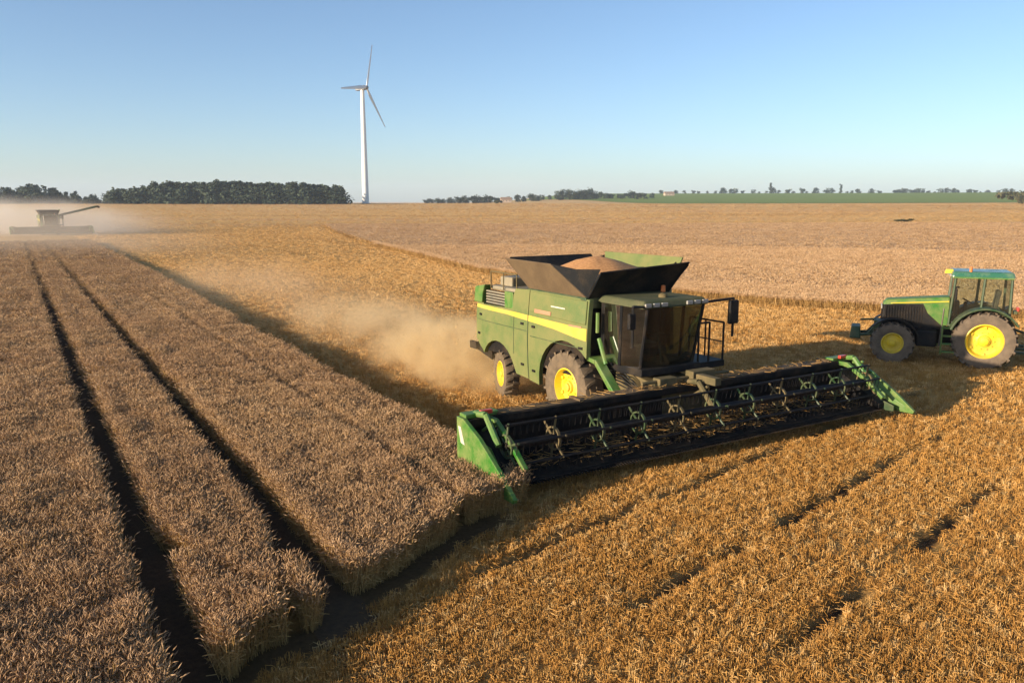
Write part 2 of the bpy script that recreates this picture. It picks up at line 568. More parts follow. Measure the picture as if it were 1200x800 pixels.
def edge_q(s):
    return 8.85 + 0.9 * sstep(25, 80, s) + 0.3 * (fbm(np.asarray(s) * 0.5, np.asarray(s) * 0 + 8.0, 2) - 0.5)


GAPS = [(1.05, 1.88), (3.40, 4.20), (6.80, 7.18)]
A_FAR = 139.0
TURNS = [((9.0, 11.0, 12.2, 13.5, 15.4), (3.15, 3.0, 2.55, 2.15, 1.7), 0.16), ((9.0, 11.6, 13.2, 14.8, 17.4), (2.9, 3.1, 3.3, 3.55, 3.8), 0.15)]   # where sprayer wheels turned out of the tramlines


def in_left(q, s):
    w = 0.10 * (fbm(s * 0.8, s * 0 + 1.7, 2) - 0.5)
    ok = (q < edge_q(s)) & (s > front_s(q)) & (s < A_FAR) & (q > -90)
    for a, b_ in GAPS:
        ok &= ~((q > a + w) & (q < b_ + w))
    for sv, qv, hw in TURNS:
        qc = np.interp(s, sv, qv)
        ok &= ~((np.abs(q - qc - w) < hw) & (s < sv[-1]))
    return ok


def right_edge(s):
    """near boundary (q) of the far crop on the right"""
    return np.interp(s, [-60, 0, 22, 28, 36, 44, 52, 64, 110, 164, 210], [95, 66, 46.5, 42.3, 38.2, 36.2, 35.2, 35.4, 44, 57, 70])


FAR_Y = 208.0


def in_right(q, s):
    x, y = xy(q, s)
    return (q > right_edge(s) + 0.5 * (fbm(s * 0.3, s * 0, 2) - 0.5)) & (y < FAR_Y + 0.04 * x)


def canopy(name, q0, q1, inside, dq, s_list, label, mk='canopy', inset=0.11):
    """the dense body of the crop: a lumpy top just under the ears with closed sides"""
    P, F = [], []
    qv = np.arange(q0, q1 + 1e-6, dq)
    Q, S = np.meshgrid(qv, s_list)
    X, Y = xy(Q, S)
    Z0 = ground_z(X, Y)
    Z1 = Z0 + CROP_H * (0.70 + 0.20 * fbm(X * 2.1, Y * 2.1, 3) + 0.12 * (fbm(X * 0.25, Y * 0.25, 2) - 0.5))
    qc = (Q[:-1, :-1] + Q[1:, 1:]) / 2; sc = (S[:-1, :-1] + S[1:, 1:]) / 2
    ok = inside(qc, sc)
    for dq_, ds_ in ((inset, 0), (-inset, 0), (0, inset), (0, -inset)):
        ok &= inside(qc + dq_, sc + ds_)
    ny, nx = Q.shape
    top = np.arange(ny * nx).reshape(ny, nx); bot = top + ny * nx
    a, b_, c, d = top[:-1, :-1], top[:-1, 1:], top[1:, 1:], top[1:, :-1]
    faces = [np.stack([a, b_, c, d], -1)[ok]]
    pad = np.pad(ok, 1)
    A, B, C, D = bot[:-1, :-1], bot[:-1, 1:], bot[1:, 1:], bot[1:, :-1]
    for nb, (u, v, uu, vv) in {'l': (d, a, D, A), 'r': (b_, c, B, C), 'n': (a, b_, A, B), 'f': (c, d, C, D)}.items():
        sh = {'l': pad[1:-1, :-2], 'r': pad[1:-1, 2:], 'n': pad[:-2, 1:-1], 'f': pad[2:, 1:-1]}[nb]
        e = ok & ~sh
        faces.append(np.stack([u, uu, vv, v], -1)[e])
    F = np.concatenate(faces)
    V = np.concatenate([np.stack([X, Y, Z1], -1).reshape(-1, 3), np.stack([X, Y, Z0 - 0.05], -1).reshape(-1, 3)])
    used, inv = np.unique(F, return_inverse=True)
    V = V[used]; F = inv.reshape(-1, 4)
    me = bpy.data.meshes.new(name)
    me.from_pydata(V.tolist(), [], F.tolist())
    me.materials.append(M[mk]); me.shade_smooth()
    me.set_sharp_from_angle(angle=R(60))
    o = bpy.data.objects.new(name, me); COL.objects.link(o)
    return tag(o, label, 'crop', None, 'stuff')


s_near = np.concatenate([np.arange(3, 34, 0.16), np.geomspace(34, A_FAR, 260)])
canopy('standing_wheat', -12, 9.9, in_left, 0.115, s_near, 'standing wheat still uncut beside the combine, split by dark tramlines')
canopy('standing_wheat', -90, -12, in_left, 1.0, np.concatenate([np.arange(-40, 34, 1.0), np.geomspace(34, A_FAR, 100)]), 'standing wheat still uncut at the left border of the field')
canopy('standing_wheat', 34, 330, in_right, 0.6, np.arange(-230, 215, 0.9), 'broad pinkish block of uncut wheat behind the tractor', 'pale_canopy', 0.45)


def cone_points(d0, d1, sp, half=0.80, jit=0.48):
    """jittered points between two distances inside the view and a margin round it"""
    n = int(d1 * 2 * half / sp) + 1
    ax = np.arange(-d1 * half, d1 * half, sp); ay = np.arange(0, d1, sp)
    x, y = np.meshgrid(ax, ay)
    x = (x + rng.uniform(-jit, jit, x.shape) * sp).ravel(); y = (y + rng.uniform(-jit, jit, y.shape) * sp).ravel()
    d = np.hypot(x, y)
    k = (d >= d0) & (d < d1) & (np.abs(x) < half * np.maximum(y, 0) + 3.0)
    return x[k], y[k]


def scatter(name, P, rot, scl, idx, variants, label, cat):
    me = bpy.data.meshes.new(name)
    n = len(P)
    me.vertices.add(n); me.vertices.foreach_set('co', np.ascontiguousarray(P, np.float32).reshape(-1))
    for an, ty, arr, key in (('rot', 'FLOAT_VECTOR', rot, 'vector'), ('scl', 'FLOAT_VECTOR', scl, 'vector'), ('idx', 'INT', idx, 'value')):
        at = me.attributes.new(an, ty, 'POINT')
        at.data.foreach_set(key, np.ascontiguousarray(arr, np.int32 if ty == 'INT' else np.float32).reshape(-1))
    o = bpy.data.objects.new(name, me); COL.objects.link(o)
    g = bpy.data.node_groups.new(name, 'GeometryNodeTree')
    g.interface.new_socket('Geometry', in_out='INPUT', socket_type='NodeSocketGeometry')
    g.interface.new_socket('Geometry', in_out='OUTPUT', socket_type='NodeSocketGeometry')
    gi = g.nodes.new('NodeGroupInput'); go = g.nodes.new('NodeGroupOutput')
    ci = g.nodes.new('GeometryNodeCollectionInfo')
    ci.inputs['Collection'].default_value = variants
    ci.inputs['Separate Children'].default_value = True
    ci.inputs['Reset Children'].default_value = True
    ip = g.nodes.new('GeometryNodeInstanceOnPoints')
    ip.inputs['Pick Instance'].default_value = True

    def attr(nm, ty):
        a = g.nodes.new('GeometryNodeInputNamedAttribute'); a.data_type = ty
        a.inputs['Name'].default_value = nm
        return a.outputs['Attribute']
    mp = g.nodes.new('GeometryNodeMeshToPoints')
    g.links.new(gi.outputs[0], mp.inputs['Mesh'])
    g.links.new(mp.outputs[0], ip.inputs['Points'])
    g.links.new(ci.outputs[0], ip.inputs['Instance'])
    g.links.new(attr('idx', 'INT'), ip.inputs['Instance Index'])
    e2r = g.nodes.new('FunctionNodeEulerToRotation')
    g.links.new(attr('rot', 'FLOAT_VECTOR'), e2r.inputs[0])
    g.links.new(e2r.outputs[0], ip.inputs['Rotation'])
    g.links.new(attr('scl', 'FLOAT_VECTOR'), ip.inputs['Scale'])
    g.links.new(ip.outputs[0], go.inputs[0])
    md = o.modifiers.new('scatter', 'NODES'); md.node_group = g
    return tag(o, label, cat, None, 'stuff')


def variant_collection(name, makers):
    c = bpy.data.collections.new(name)
    for mk in makers:
        me = mk()
        o = bpy.data.objects.new(me.name, me)
        c.objects.link(o)
    return c


def blade(V, Fs, mi, base, tip, w, midx, bend=None):
    """a straw: two crossed slim quads in one strip"""
    b0 = np.array(base); t0 = np.array(tip)
    d = t0 - b0
    s1 = np.cross(d, rng.normal(size=3)); s1 /= (np.linalg.norm(s1) + 1e-9)
    o = len(V)
    V += [tuple(b0 - s1 * w), tuple(b0 + s1 * w), tuple(t0 + s1 * w * 0.8), tuple(t0 - s1 * w * 0.8)]
    Fs.append((o, o + 1, o + 2, o + 3)); mi.append(midx)


def ear(V, Fs, mi, base, d, L, w, midx):
    d = np.array(d); d = d / np.linalg.norm(d)
    u = np.cross(d, [0.3, 0.9, 0.1]); u /= np.linalg.norm(u); v = np.cross(d, u)
    base = np.array(base); o = len(V)
    V.append(tuple(base))
    for k in range(4):
        a = k * math.pi / 2
        V.append(tuple(base + d * L * 0.4 + (u * math.cos(a) + v * math.sin(a)) * w))
    V.append(tuple(base + d * L))
    for k in range(4):
        k2 = (k + 1) % 4
        Fs.append((o, o + 1 + k2, o + 1 + k)); mi.append(midx)
        Fs.append((o + 5, o + 1 + k, o + 1 + k2)); mi.append(midx)


def wheat_clump(earm='ear'):
    V, Fs, mi = [], [], []
    for k in range(13):
        a, r = rng.uniform(0, 2 * math.pi), 0.090 * math.sqrt(rng.random())
        b0 = np.array((r * math.cos(a), r * math.sin(a), -0.02))
        lean = rng.normal(0, 0.06, 2) + np.array((0.03, 0.0))
        h = 0.60 * rng.uniform(0.84, 1.10)
        top = b0 + np.array((lean[0], lean[1], h))
        blade(V, Fs, mi, b0, top, 0.0036, 0)
        nod = np.array((lean[0] * 3 + rng.normal(0, 0.25), lean[1] * 3 + rng.normal(0, 0.25), rng.uniform(0.1, 0.9)))
        ear(V, Fs, mi, top, nod, rng.uniform(0.075, 0.11), 0.0088, 1)
        for q_ in range(1 if k % 2 else 2):
            h2 = rng.uniform(0.2, 0.8)
            p = b0 + (top - b0) * h2
            dd = rng.normal(0, 1, 3); dd[2] = rng.uniform(-0.5, 0.6); dd /= np.linalg.norm(dd)
            blade(V, Fs, mi, p, p + dd * rng.uniform(0.07, 0.15), 0.006, 0)
    me = bpy.data.meshes.new('wheat_clump')
    me.from_pydata(V, [], Fs)
    me.materials.append(M['stalk']); me.materials.append(M[earm])
    me.polygons.foreach_set('material_index', mi); me.update()
    return me


def stubble_clump(pm='stub'):
    V, Fs, mi = [], [], []
    for k in range(13):
        b0 = np.array((rng.uniform(-0.085, 0.085), rng.normal(0, 0.026), -0.03))
        lean = rng.normal(0, 0.022, 2)
        blade(V, Fs, mi, b0, b0 + np.array((lean[0], lean[1], rng.uniform(0.09, 0.17))), 0.0042, 0)
    for k in range(9):
        p = np.array((rng.normal(0, 0.08), rng.normal(0, 0.08), rng.uniform(0.01, 0.10)))
        a = rng.uniform(0, 2 * math.pi); L = rng.uniform(0.03, 0.12)
        blade(V, Fs, mi, p, p + np.array((math.cos(a) * L, math.sin(a) * L, rng.normal(0, 0.02))), 0.004, 0)
    me = bpy.data.meshes.new('stubble_clump')
    me.from_pydata(V, [], Fs)
    me.materials.append(M[pm]); me.update()
    return me


wheat_var = variant_collection('wheat_clumps', [wheat_clump] * 8)
pale_var = variant_collection('pale_wheat_clumps', [lambda: wheat_clump('pale_ear')] * 8)
stub_var = variant_collection('stubble_clumps', [stubble_clump] * 8 + [lambda: stubble_clump('pale_stub')] * 8)

BANDS_A = [(6, 16, 0.082, 1.0), (16, 26, 0.092, 1.05), (26, 45, 0.135, 1.4), (45, 90, 0.27, 2.3), (90, 190, 0.7, 5.0)]
PX, PY, PS = [], [], []
for d0, d1, sp, k in BANDS_A:
    x, y = cone_points(d0, d1, sp)
    q, s = qs(x, y)
    keep = in_left(q, s)
    PX.append(x[keep]); PY.append(y[keep]); PS.append(np.full(keep.sum(), k))
for d0, d1, sp, k, e in [(6, 26, 0.06, 1.0, 0.13), (26, 60, 0.12, 1.4, 0.22), (60, 150, 0.30, 2.6, 0.4)]:
    x, y = cone_points(d0, d1, sp)
    q, s = qs(x, y)
    near_e = ((q > -4) & (q < 11) & (s < A_FAR))
    x, y, q, s = x[near_e], y[near_e], q[near_e], s[near_e]
    keep = in_left(q, s) & ~(in_left(q + e, s) & in_left(q - e, s) & in_left(q, s - e))
    PX.append(x[keep]); PY.append(y[keep]); PS.append(np.full(keep.sum(), k))
x, y, k = np.concatenate(PX), np.concatenate(PY), np.concatenate(PS)
n = len(x)
hh = 0.96 + 0.22 * (fbm(x * 0.3, y * 0.3, 2) - 0.5) + 0.26 * (fbm(x * 1.7, y * 1.7, 2) - 0.5)
lx = 0.34 * (fbm(x * 0.55 + 40, y * 0.55, 2) - 0.5); ly = 0.34 * (fbm(x * 0.55, y * 0.55 + 70, 2) - 0.5)
rot = np.stack([lx + rng.normal(0, 0.10, n), ly + rng.normal(0, 0.10, n), rng.uniform(0, 6.283, n)], -1)
scatter('wheat_ears', np.stack([x, y, ground_z(x, y)], -1), rot, np.stack([k, k, hh * rng.uniform(0.92, 1.12, n)], -1), rng.integers(0, 8, n), wheat_var,
        'ripe ears and stalks of the uncut wheat beside the combine', 'crop')
print('wheat left', n)

PX, PY, PS = [], [], []
for d0, d1, sp, k in [(36, 60, 0.27, 2.3), (60, 110, 0.50, 3.8), (110, 240, 1.15, 7.5)]:
    x, y = cone_points(d0, d1, sp)
    q, s = qs(x, y)
    keep = in_right(q, s)
    PX.append(x[keep]); PY.append(y[keep]); PS.append(np.full(keep.sum(), k))
x, y = cone_points(36, 120, 0.16)
q, s = qs(x, y)
keep = in_right(q, s) & ~in_right(q - 0.8, s)
PX.append(x[keep]); PY.append(y[keep]); PS.append(np.full(keep.sum(), 1.5))
x, y, k = np.concatenate(PX), np.concatenate(PY), np.concatenate(PS)
n = len(x)
hh = 0.95 + 0.2 * (fbm(x * 0.1, y * 0.1, 2) - 0.5)
rot = np.stack([rng.normal(0, 0.04, n), rng.normal(0, 0.04, n), rng.uniform(0, 6.283, n)], -1)
scatter('wheat_ears', np.stack([x, y, ground_z(x, y)], -1), rot, np.stack([k, k, hh * rng.uniform(0.92, 1.12, n)], -1), rng.integers(0, 8, n), pale_var,
        'ripe ears of the uncut wheat block behind the tractor', 'crop')
print('wheat right', n)

PX, PY, PS = [], [], []
for d0, d1, sp, k in [(6, 15, 0.082, 1.0), (15, 26, 0.115, 1.15), (26, 48, 0.22, 1.8), (48, 90, 0.36, 2.5), (90, 190, 0.8, 5.0), (190, 420, 2.3, 13), (420, 740, 4.2, 22)]:
    x, y = cone_points(d0 * (0.85 if d0 > 6 else 1), d1 * 1.15, sp)
    dj = np.hypot(x, y) * rng.uniform(0.87, 1.13, len(x))
    kk = (dj >= d0) & (dj < d1)
    x, y = x[kk], y[kk]
    if d1 <= 26:
        q, s = qs(x, y)
        hl = s < 15.5
        o = np.where(hl, x * LN[0] + y * LN[1], q); u = np.where(hl, x * LD[0] + y * LD[1], s)
        row = 0.15
        o = np.round(o / row) * row + rng.normal(0, 0.036, len(o)) * (1 + 1.2 * (fbm(x * 0.4, y * 0.4 + 9, 2) > 0.55)) + 0.12 * (fbm(u * 0.25, o * 0.3, 2) - 0.5)
        x = np.where(hl, u * LD[0] + o * LN[0], xy(o, u)[0]); y = np.where(hl, u * LD[1] + o * LN[1], xy(o, u)[1])
    q, s = qs(x, y)
    lm = np.maximum(lane_mask(x, y), 0.68 * front_shade_strip(x, y))
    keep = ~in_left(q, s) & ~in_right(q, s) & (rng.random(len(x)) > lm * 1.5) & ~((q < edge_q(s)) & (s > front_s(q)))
    thin = fbm(x * 0.5 + 5, y * 0.5, 3)
    keep &= rng.random(len(x)) < 0.55 + 1.1 * (thin - 0.2)
    keep &= ~((y > 690) & (x > 0.1 * y))
    # wheel marks of the tractor and combine keep a little less stubble
    PX.append(x[keep]); PY.append(y[keep]); PS.append(np.full(keep.sum(), k))
x, y, k = np.concatenate(PX), np.concatenate(PY), np.concatenate(PS)
n = len(x)
hh = 0.86 + 0.45 * (fbm(x * 0.6, y * 0.6, 3) - 0.4)
dd_ = np.hypot(x, y); qq_, ss_ = qs(x, y)
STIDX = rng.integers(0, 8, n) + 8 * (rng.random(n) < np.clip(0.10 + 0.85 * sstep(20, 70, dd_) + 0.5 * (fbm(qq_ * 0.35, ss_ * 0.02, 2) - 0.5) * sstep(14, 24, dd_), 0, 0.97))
rowdir = np.where(qs(x, y)[1] < 15.5, LANE_D, RA + math.pi / 2)
rot = np.stack([rng.normal(0, 0.10, n), rng.normal(0, 0.10, n), rowdir + rng.normal(0, 0.12, n) + math.pi * rng.integers(0, 2, n)], -1)
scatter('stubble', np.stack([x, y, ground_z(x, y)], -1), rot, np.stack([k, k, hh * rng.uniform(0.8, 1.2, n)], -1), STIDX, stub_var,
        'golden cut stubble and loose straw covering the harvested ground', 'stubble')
print('stubble', n)


# ------------------------------------------------------------------ combine harvester  (local frame: X forwards, Y to its left, Z up)
def tyre_mesh(Rr, w, lugs, lug_h=0.045, rr=0.60):
    b_ = MB()
    ri = Rr * (rr - 0.02)
    prof = [(-w / 2 * 0.80, ri), (-w / 2 * 0.97, ri + (Rr - ri) * 0.25), (-w / 2, ri + (Rr - ri) * 0.6), (-w / 2 * 0.92, Rr * 0.955), (-w / 2 * 0.6, Rr * 0.985), (0, Rr * 0.992),
            (w / 2 * 0.6, Rr * 0.985), (w / 2 * 0.92, Rr * 0.955), (w / 2, ri + (Rr - ri) * 0.6), (w / 2 * 0.97, ri + (Rr - ri) * 0.25), (w / 2 * 0.80, ri)]
    b_.lathe(prof, n=40)
    for k in range(lugs):
        for sgn in (-1, 1):
            an = 2 * math.pi * (k + (0.5 if sgn > 0 else 0)) / lugs
            # a slanted bar from the centre line to the shoulder
            p = []
            for yy, da in ((0.0, 0.0), (sgn * w * 0.28, 0.05), (sgn * w * 0.49, 0.13)):
                for hh_, off in ((Rr * 0.93, -1), (Rr * 0.93, 1), (Rr + lug_h * (0.6 if abs(yy) > w * .4 else 1), 1), (Rr + lug_h * (0.6 if abs(yy) > w * .4 else 1), -1)):
                    a2 = an - da + off * 0.032 / Rr * 1.1
                    if abs(yy) > w * .4 and hh_ < Rr: hh_ = Rr * 0.86
                    p.append((math.cos(a2) * hh_, yy, math.sin(a2) * hh_))
            b_.add(p, [(0, 1, 2, 3), (0, 4, 5, 1), (1, 5, 6, 2), (2, 6, 7, 3), (3, 7, 4, 0), (4, 8, 9, 5), (5, 9, 10, 6), (6, 10, 11, 7), (7, 11, 8, 4), (8, 11, 10, 9)])
    return b_


def make_wheel(parent, loc, Rr, w, side, rub, rimm, lugs=18, rr=0.60):
    wl = empty('wheel', loc, 0, parent)
    tyre_mesh(Rr, w, lugs, rr=rr).build('tyre', rub, wl, smooth=True)
    ri = Rr * rr
    s = side
    b_ = MB()
    b_.lathe([(-w / 2 * 0.78 * s, ri * 0.97), (-w / 2 * 0.80 * s, ri * 1.03), (w / 2 * 0.86 * s, ri * 1.03), (w / 2 * 0.90 * s, ri * 0.97), (w / 2 * 0.62 * s, ri * 0.90), (w / 2 * 0.30 * s, ri * 0.84),
              (w / 2 * 0.22 * s, ri * 0.62), (w / 2 * 0.36 * s, ri * 0.42), (w / 2 * 0.40 * s, ri * 0.34), (w / 2 * 0.62 * s, ri * 0.30), (w / 2 * 0.66 * s, ri * 0.10), (w / 2 * 0.66 * s, 0.001)], n=36)
    for k in range(10):
        a = 2 * math.pi * k / 10
        c = (math.cos(a) * ri * 0.50, 0, math.sin(a) * ri * 0.50)
        b_.tube((c[0], w / 2 * 0.26 * s, c[2]), (c[0], w / 2 * 0.42 * s, c[2]), ri * 0.042, n=6)
    for k in range(6):
        a = 2 * math.pi * (k + .5) / 6
        c = (math.cos(a) * ri * 0.80, 0, math.sin(a) * ri * 0.80)
        b_.box((c[0], w / 2 * 0.34 * s, c[2]), (ri * 0.16, w * 0.10, ri * 0.16), (0, -a, 0))
    b_.build('rim', rimm, wl, smooth=True)
    hb = MB(); hb.lathe([(w / 2 * 0.64 * s, ri * 0.24), (w / 2 * 0.80 * s, ri * 0.22), (w / 2 * 0.84 * s, ri * 0.12), (w / 2 * 0.84 * s, 0.001)], n=16)
    hb.build('hub_cap', rimm, wl, smooth=True)
    return wl


HEAD = R(31.5)
HX, HY = math.sin(HEAD), -math.cos(HEAD)
COMB_LOC = (2.9, 23.5, 0)
COMB_RZ = math.atan2(HY, HX)
WB = 3.78
HW = 6.72            # half the cutting width
LIFT = 0.28


def bulge(o, s, k=0.085, zc=2.15, zh=1.5):
    """press a flat side panel into a shallow barrel curve"""
    import bmesh
    bm = bmesh.new(); bm.from_mesh(o.data)
    for z in np.arange(1.05, 3.75, 0.18):
        bmesh.ops.bisect_plane(bm, geom=bm.verts[:] + bm.edges[:] + bm.faces[:], plane_co=(0, 0, float(z)), plane_no=(0, 0, 1))
    for x in (-4.9, -4.6, -4.2, 0.4, 0.7):
        bmesh.ops.bisect_plane(bm, geom=bm.verts[:] + bm.edges[:] + bm.faces[:], plane_co=(float(x), 0, 0), plane_no=(1, 0, 0))
    for v in bm.verts:
        e = max(0.0, v.co.x - 0.1) / 0.85; r = max(0.0, -4.1 - v.co.x) / 1.2
        v.co.y -= s * (k * ((v.co.z - zc) / zh) ** 2 + 0.07 * e * e + 0.10 * r * r)
    bm.to_mesh(o.data); bm.free()
    o.data.shade_smooth(); o.data.set_sharp_from_angle(angle=R(30))
    return o


def arc(cx, cz, r, a0, a1, n):
    return [(cx + r * math.cos(R(a0 + (a1 - a0) * k / n)), cz + r * math.sin(R(a0 + (a1 - a0) * k / n))) for k in range(n + 1)]


def make_combine():
    root = empty('combine_harvester', COMB_LOC, COMB_RZ)
    tag(root, 'large dusty green combine harvester with yellow stripe and wide cutting header', 'combine harvester')
    # chassis and inner body
    b_ = MB()
    b_.box((-2.1, 0, 2.35), (5.6, 3.0, 1.9))
    b_.box((-1.8, 0, 1.25), (5.0, 1.5, 0.7))
    b_.box((0, 0, 1.1), (0.5, 2.3, 0.5)); b_.box((-WB, 0, 0.8), (0.35, 2.4, 0.3))
    b_.box((-4.95, 0, 2.3), (0.5, 2.9, 1.7), None)
    b_.build('chassis', M['dusty_black'], root, 0.03)
    for s in (-1, 1):
        y0, y1 = s * 1.52, s * 1.66
        fp = [(0.95, 3.66), (-1.92, 3.68), (-1.92, 0.92), (-1.38, 0.86)] + arc(0, 1.05, 1.36, 172, 45, 10) + [(0.95, 2.0)]
        bulge(MB().prism(fp, y0, y1).build('front_panel', M['panel_green'], root, 0.03), s)
        rp = [(-1.95, 3.68), (-2.75, 3.64), (-2.85, 3.44), (-2.85, 3.0), (-4.72, 2.96), (-4.72, 3.36), (-5.12, 3.30), (-5.30, 2.75), (-5.30, 1.75), (-4.95, 1.50), (-4.78, 1.42)] + \
             arc(-WB, 0.78, 1.08, 150, 25, 9) + [(-2.66, 0.98), (-1.95, 0.94)]
        bulge(MB().prism(rp, y0, y1).build('rear_panel', M['panel_green'], root, 0.03), s)
        # upper shield, proud of the panel, and the bright rear corner
        bulge(MB().prism([(0.90, 3.62), (-1.86, 3.65), (-1.86, 3.05), (0.90, 2.97)], s * 1.655, s * 1.70).build('upper_shield', M['panel_green'], root, 0.02), s)
        MB().prism([(-4.50, 3.62), (-5.14, 3.52), (-5.22, 3.0), (-4.70, 3.02), (-4.66, 3.3)], s * 1.40, s * 1.70).build('rear_corner', M['clean_green'], root, 0.03)
        bulge(MB().prism([(0.93, 2.86), (-1.0, 2.90), (-3.2, 2.93), (-5.24, 2.93), (-5.25, 2.81), (-3.2, 2.80), (-0.6, 2.68), (0.93, 2.52)], s * 1.66, s * 1.672).build('stripe', M['stripe'], root), s)
        gr = MB().box((-3.78, s * 1.50, 3.22), (1.84, 0.06, 0.46)).build('side_grille', M['dusty_black'], root)
        sl = MB()
        for k in range(5):
            sl.box((-3.95, s * 1.56, 3.04 + 0.09 * k), (1.2, 0.10, 0.045), (R(25) * s, 0, 0))
        sl.build('louvre', M['grey'], gr)
        MB().box((-3.10, s * 1.57, 3.25), (0.50, 0.12, 0.52)).build('side_cover', M['clean_green'], root, 0.02)
        bulge(MB().box((-1.1, s * 1.712, 3.10), (0.85, 0.014, 0.11)).build('decal', M['decal'], root), s)
        bulge(MB().box((0.45, s * 1.67, 2.90 - 0.02), (0.55, 0.012, 0.05)).build('decal', M['decal'], root), s)
        # panel seams and latch strips
        bulge(MB().box((-1.935, s * 1.664, 1.95), (0.035, 0.02, 1.95)).build('seam_strip', M['dark_green'], root), s)
        b_ = MB()
        for (xx, zz, w_, h_) in ((-3.6, 2.42, 3.2, 0.02), (-0.5, 2.30, 2.6, 0.02)):
            b_.box((xx, s * 1.662, zz), (w_, 0.012, h_))
        b_.box((-2.75, s * 1.662, 2.2), (0.02, 0.012, 1.2))
        bulge(b_.build('panel_seam', M['dark_green'], root), s)
        for xx, zz in ((-2.25, 2.62), (-2.25, 1.35), (-1.62, 2.60), (-1.62, 1.25), (-4.9, 2.6), (-5.05, 1.95), (0.72, 3.3), (0.72, 2.3)):
            bulge(MB().box((xx, s * 1.672, zz), (0.16, 0.03, 0.07)).build('panel_latch', M['black'], root), s)
        bulge(MB().box((-0.35, s * 1.705, 3.32), (0.7, 0.012, 0.035)).build('decal', M['white'], root), s)
        lt = MB().box((-5.36, s * 1.35, 2.35), (0.09, 0.22, 0.5)).build('tail_light', M['red'], root, 0.02)
    # rear hood, chopper and spreader
    MB().prism([(-4.7, 3.3), (-5.14, 3.24), (-5.42, 2.7), (-5.42, 1.8), (-5.0, 1.5), (-4.7, 1.5)], -1.5, 1.5).build('rear_hood', M['panel_green'], root, 0.05)
    b_ = MB()
    b_.hexa([(-4.9, -1.2, 1.0), (-4.9, 1.2, 1.0), (-5.75, 1.35, 1.28), (-5.75, -1.35, 1.28)], [(-4.9, -1.2, 1.62), (-4.9, 1.2, 1.62), (-5.85, 1.35, 1.50), (-5.85, -1.35, 1.50)])
    b_.box((-5.75, -1.42, 1.42), (0.45, 0.10, 0.26)); b_.box((-5.75, 1.42, 1.42), (0.45, 0.10, 0.26))
    b_.build('straw_chopper', M['dusty_black'], root, 0.02)
    b_ = MB()
    for yy in (-0.25, 0.25):
        b_.tube((-5.5, yy, 1.6), (-5.46, yy, 3.5), 0.025)
    for k in range(7):
        b_.tube((-5.49, -0.25, 1.7 + k * 0.27), (-5.49, 0.25, 1.7 + k * 0.27), 0.018)
    b_.build('rear_ladder', M['black'], root)
    # engine deck
    b_ = MB()
    b_.box((-3.35, 0.0, 3.52), (2.5, 2.8, 0.14))
    b_.box((-4.10, -0.70, 3.72), (0.75, 0.85, 0.32)); b_.box((-3.2, 0.75, 3.72), (1.1, 0.8, 0.36))
    b_.build('engine_deck', M['grey'], root, 0.05)
    b_ = MB(); b_.tube((-3.1, -0.35, 3.5), (-3.1, -0.35, 4.15), 0.11, n=14); b_.tube((-3.1, -0.35, 4.15), (-3.3, -0.35, 4.3), 0.09, n=12)
    b_.build('exhaust_stack', M['steel'], root, smooth=True)
    b_ = MB()
    rail = [(-2.9, -1.45, 3.5), (-2.9, -1.45, 4.05), (-4.5, -1.45, 4.05), (-4.5, -1.45, 3.5)]
    b_.path(rail, 0.022); b_.tube((-3.7, -1.45, 3.5), (-3.7, -1.45, 4.05), 0.02)
    b_.build('deck_handrail', M['chaff'], root)
    # grain tank with four flared covers
    b_ = MB()
    b_.box((-0.65, 0, 3.55), (2.95, 3.1, 0.32))
    b_.build('grain_tank', M['dark_green'], root, 0.03)
    zb, zt = 3.70, 4.60
    bx = (0.78, -2.08); by = 1.46
    tx = (1.50, -3.10); ty = 1.90

    def flap(name, p, m, th, parent=root):
        p = [Vector(q) for q in p]
        n_ = (p[1] - p[0]).cross(p[3] - p[0]).normalized() * th
        return MB().hexa([tuple(q) for q in p], [tuple(q + n_) for q in p]).build(name, m, parent, 0.01)
    flap('side_cover_flap', [(bx[1], -by, zb), (bx[0], -by, zb), (bx[0] - 1.15, -ty, zt - 0.02), (tx[1] + 0.3, -ty, zt + 0.0)], M['brown_cover'], 0.045)
    lf = flap('side_cover_flap', [(bx[0], by, zb), (bx[1], by, zb), (tx[1] + 0.3, ty, zt + 0.08), (bx[0] + 0.1, ty, zt + 0.10)], M['panel_green'], 0.045)
    lf['label'] = 'pale green left cover of the open grain tank'
    flap('end_cover_flap', [(bx[0], -by, zb), (bx[0], by, zb), (tx[0], by + 0.12, zt + 0.02), (tx[0], -by - 0.12, zt - 0.14)], M['dark_cover'], 0.045)
    flap('end_cover_flap', [(bx[1], by, zb), (bx[1], -by, zb), (tx[1], -by - 0.12, zt), (tx[1], by + 0.12, zt)], M['dark_cover'], 0.045)
    for sx_, sy_ in ((0, -1), (0, 1), (1, -1), (1, 1)):
        cx = tx[sx_]; c0 = (bx[sx_], sy_ * by, zb)
        a_ = (cx, sy_ * (by + 0.12), zt - 0.08); e_ = ((bx[0] - (1.15 if sy_ < 0 else 0.1)) if sx_ == 0 else tx[1] + 0.3, sy_ * ty, zt - 0.04)
        md_ = ((a_[0] + e_[0]) / 2 - (0.25 if sx_ == 0 else -0.2), (a_[1] + e_[1]) / 2 - sy_ * 0.22, zt - 0.16)
        V = [c0, a_, md_, e_]
        V2 = [(v[0] - 0.02 * (1 if sx_ == 0 else -1), v[1] - 0.02 * sy_, v[2] + 0.01) for v in V]
        MB().add(V + V2, [(0, 1, 2), (0, 2, 3), (4, 6, 5), (4, 7, 6), (0, 4, 5, 1), (1, 5, 6, 2), (2, 6, 7, 3), (3, 7, 4, 0)]).build('corner_gusset', M['dark_cover'], root)
    # cab
    cz0, cz1 = 1.95, 3.58
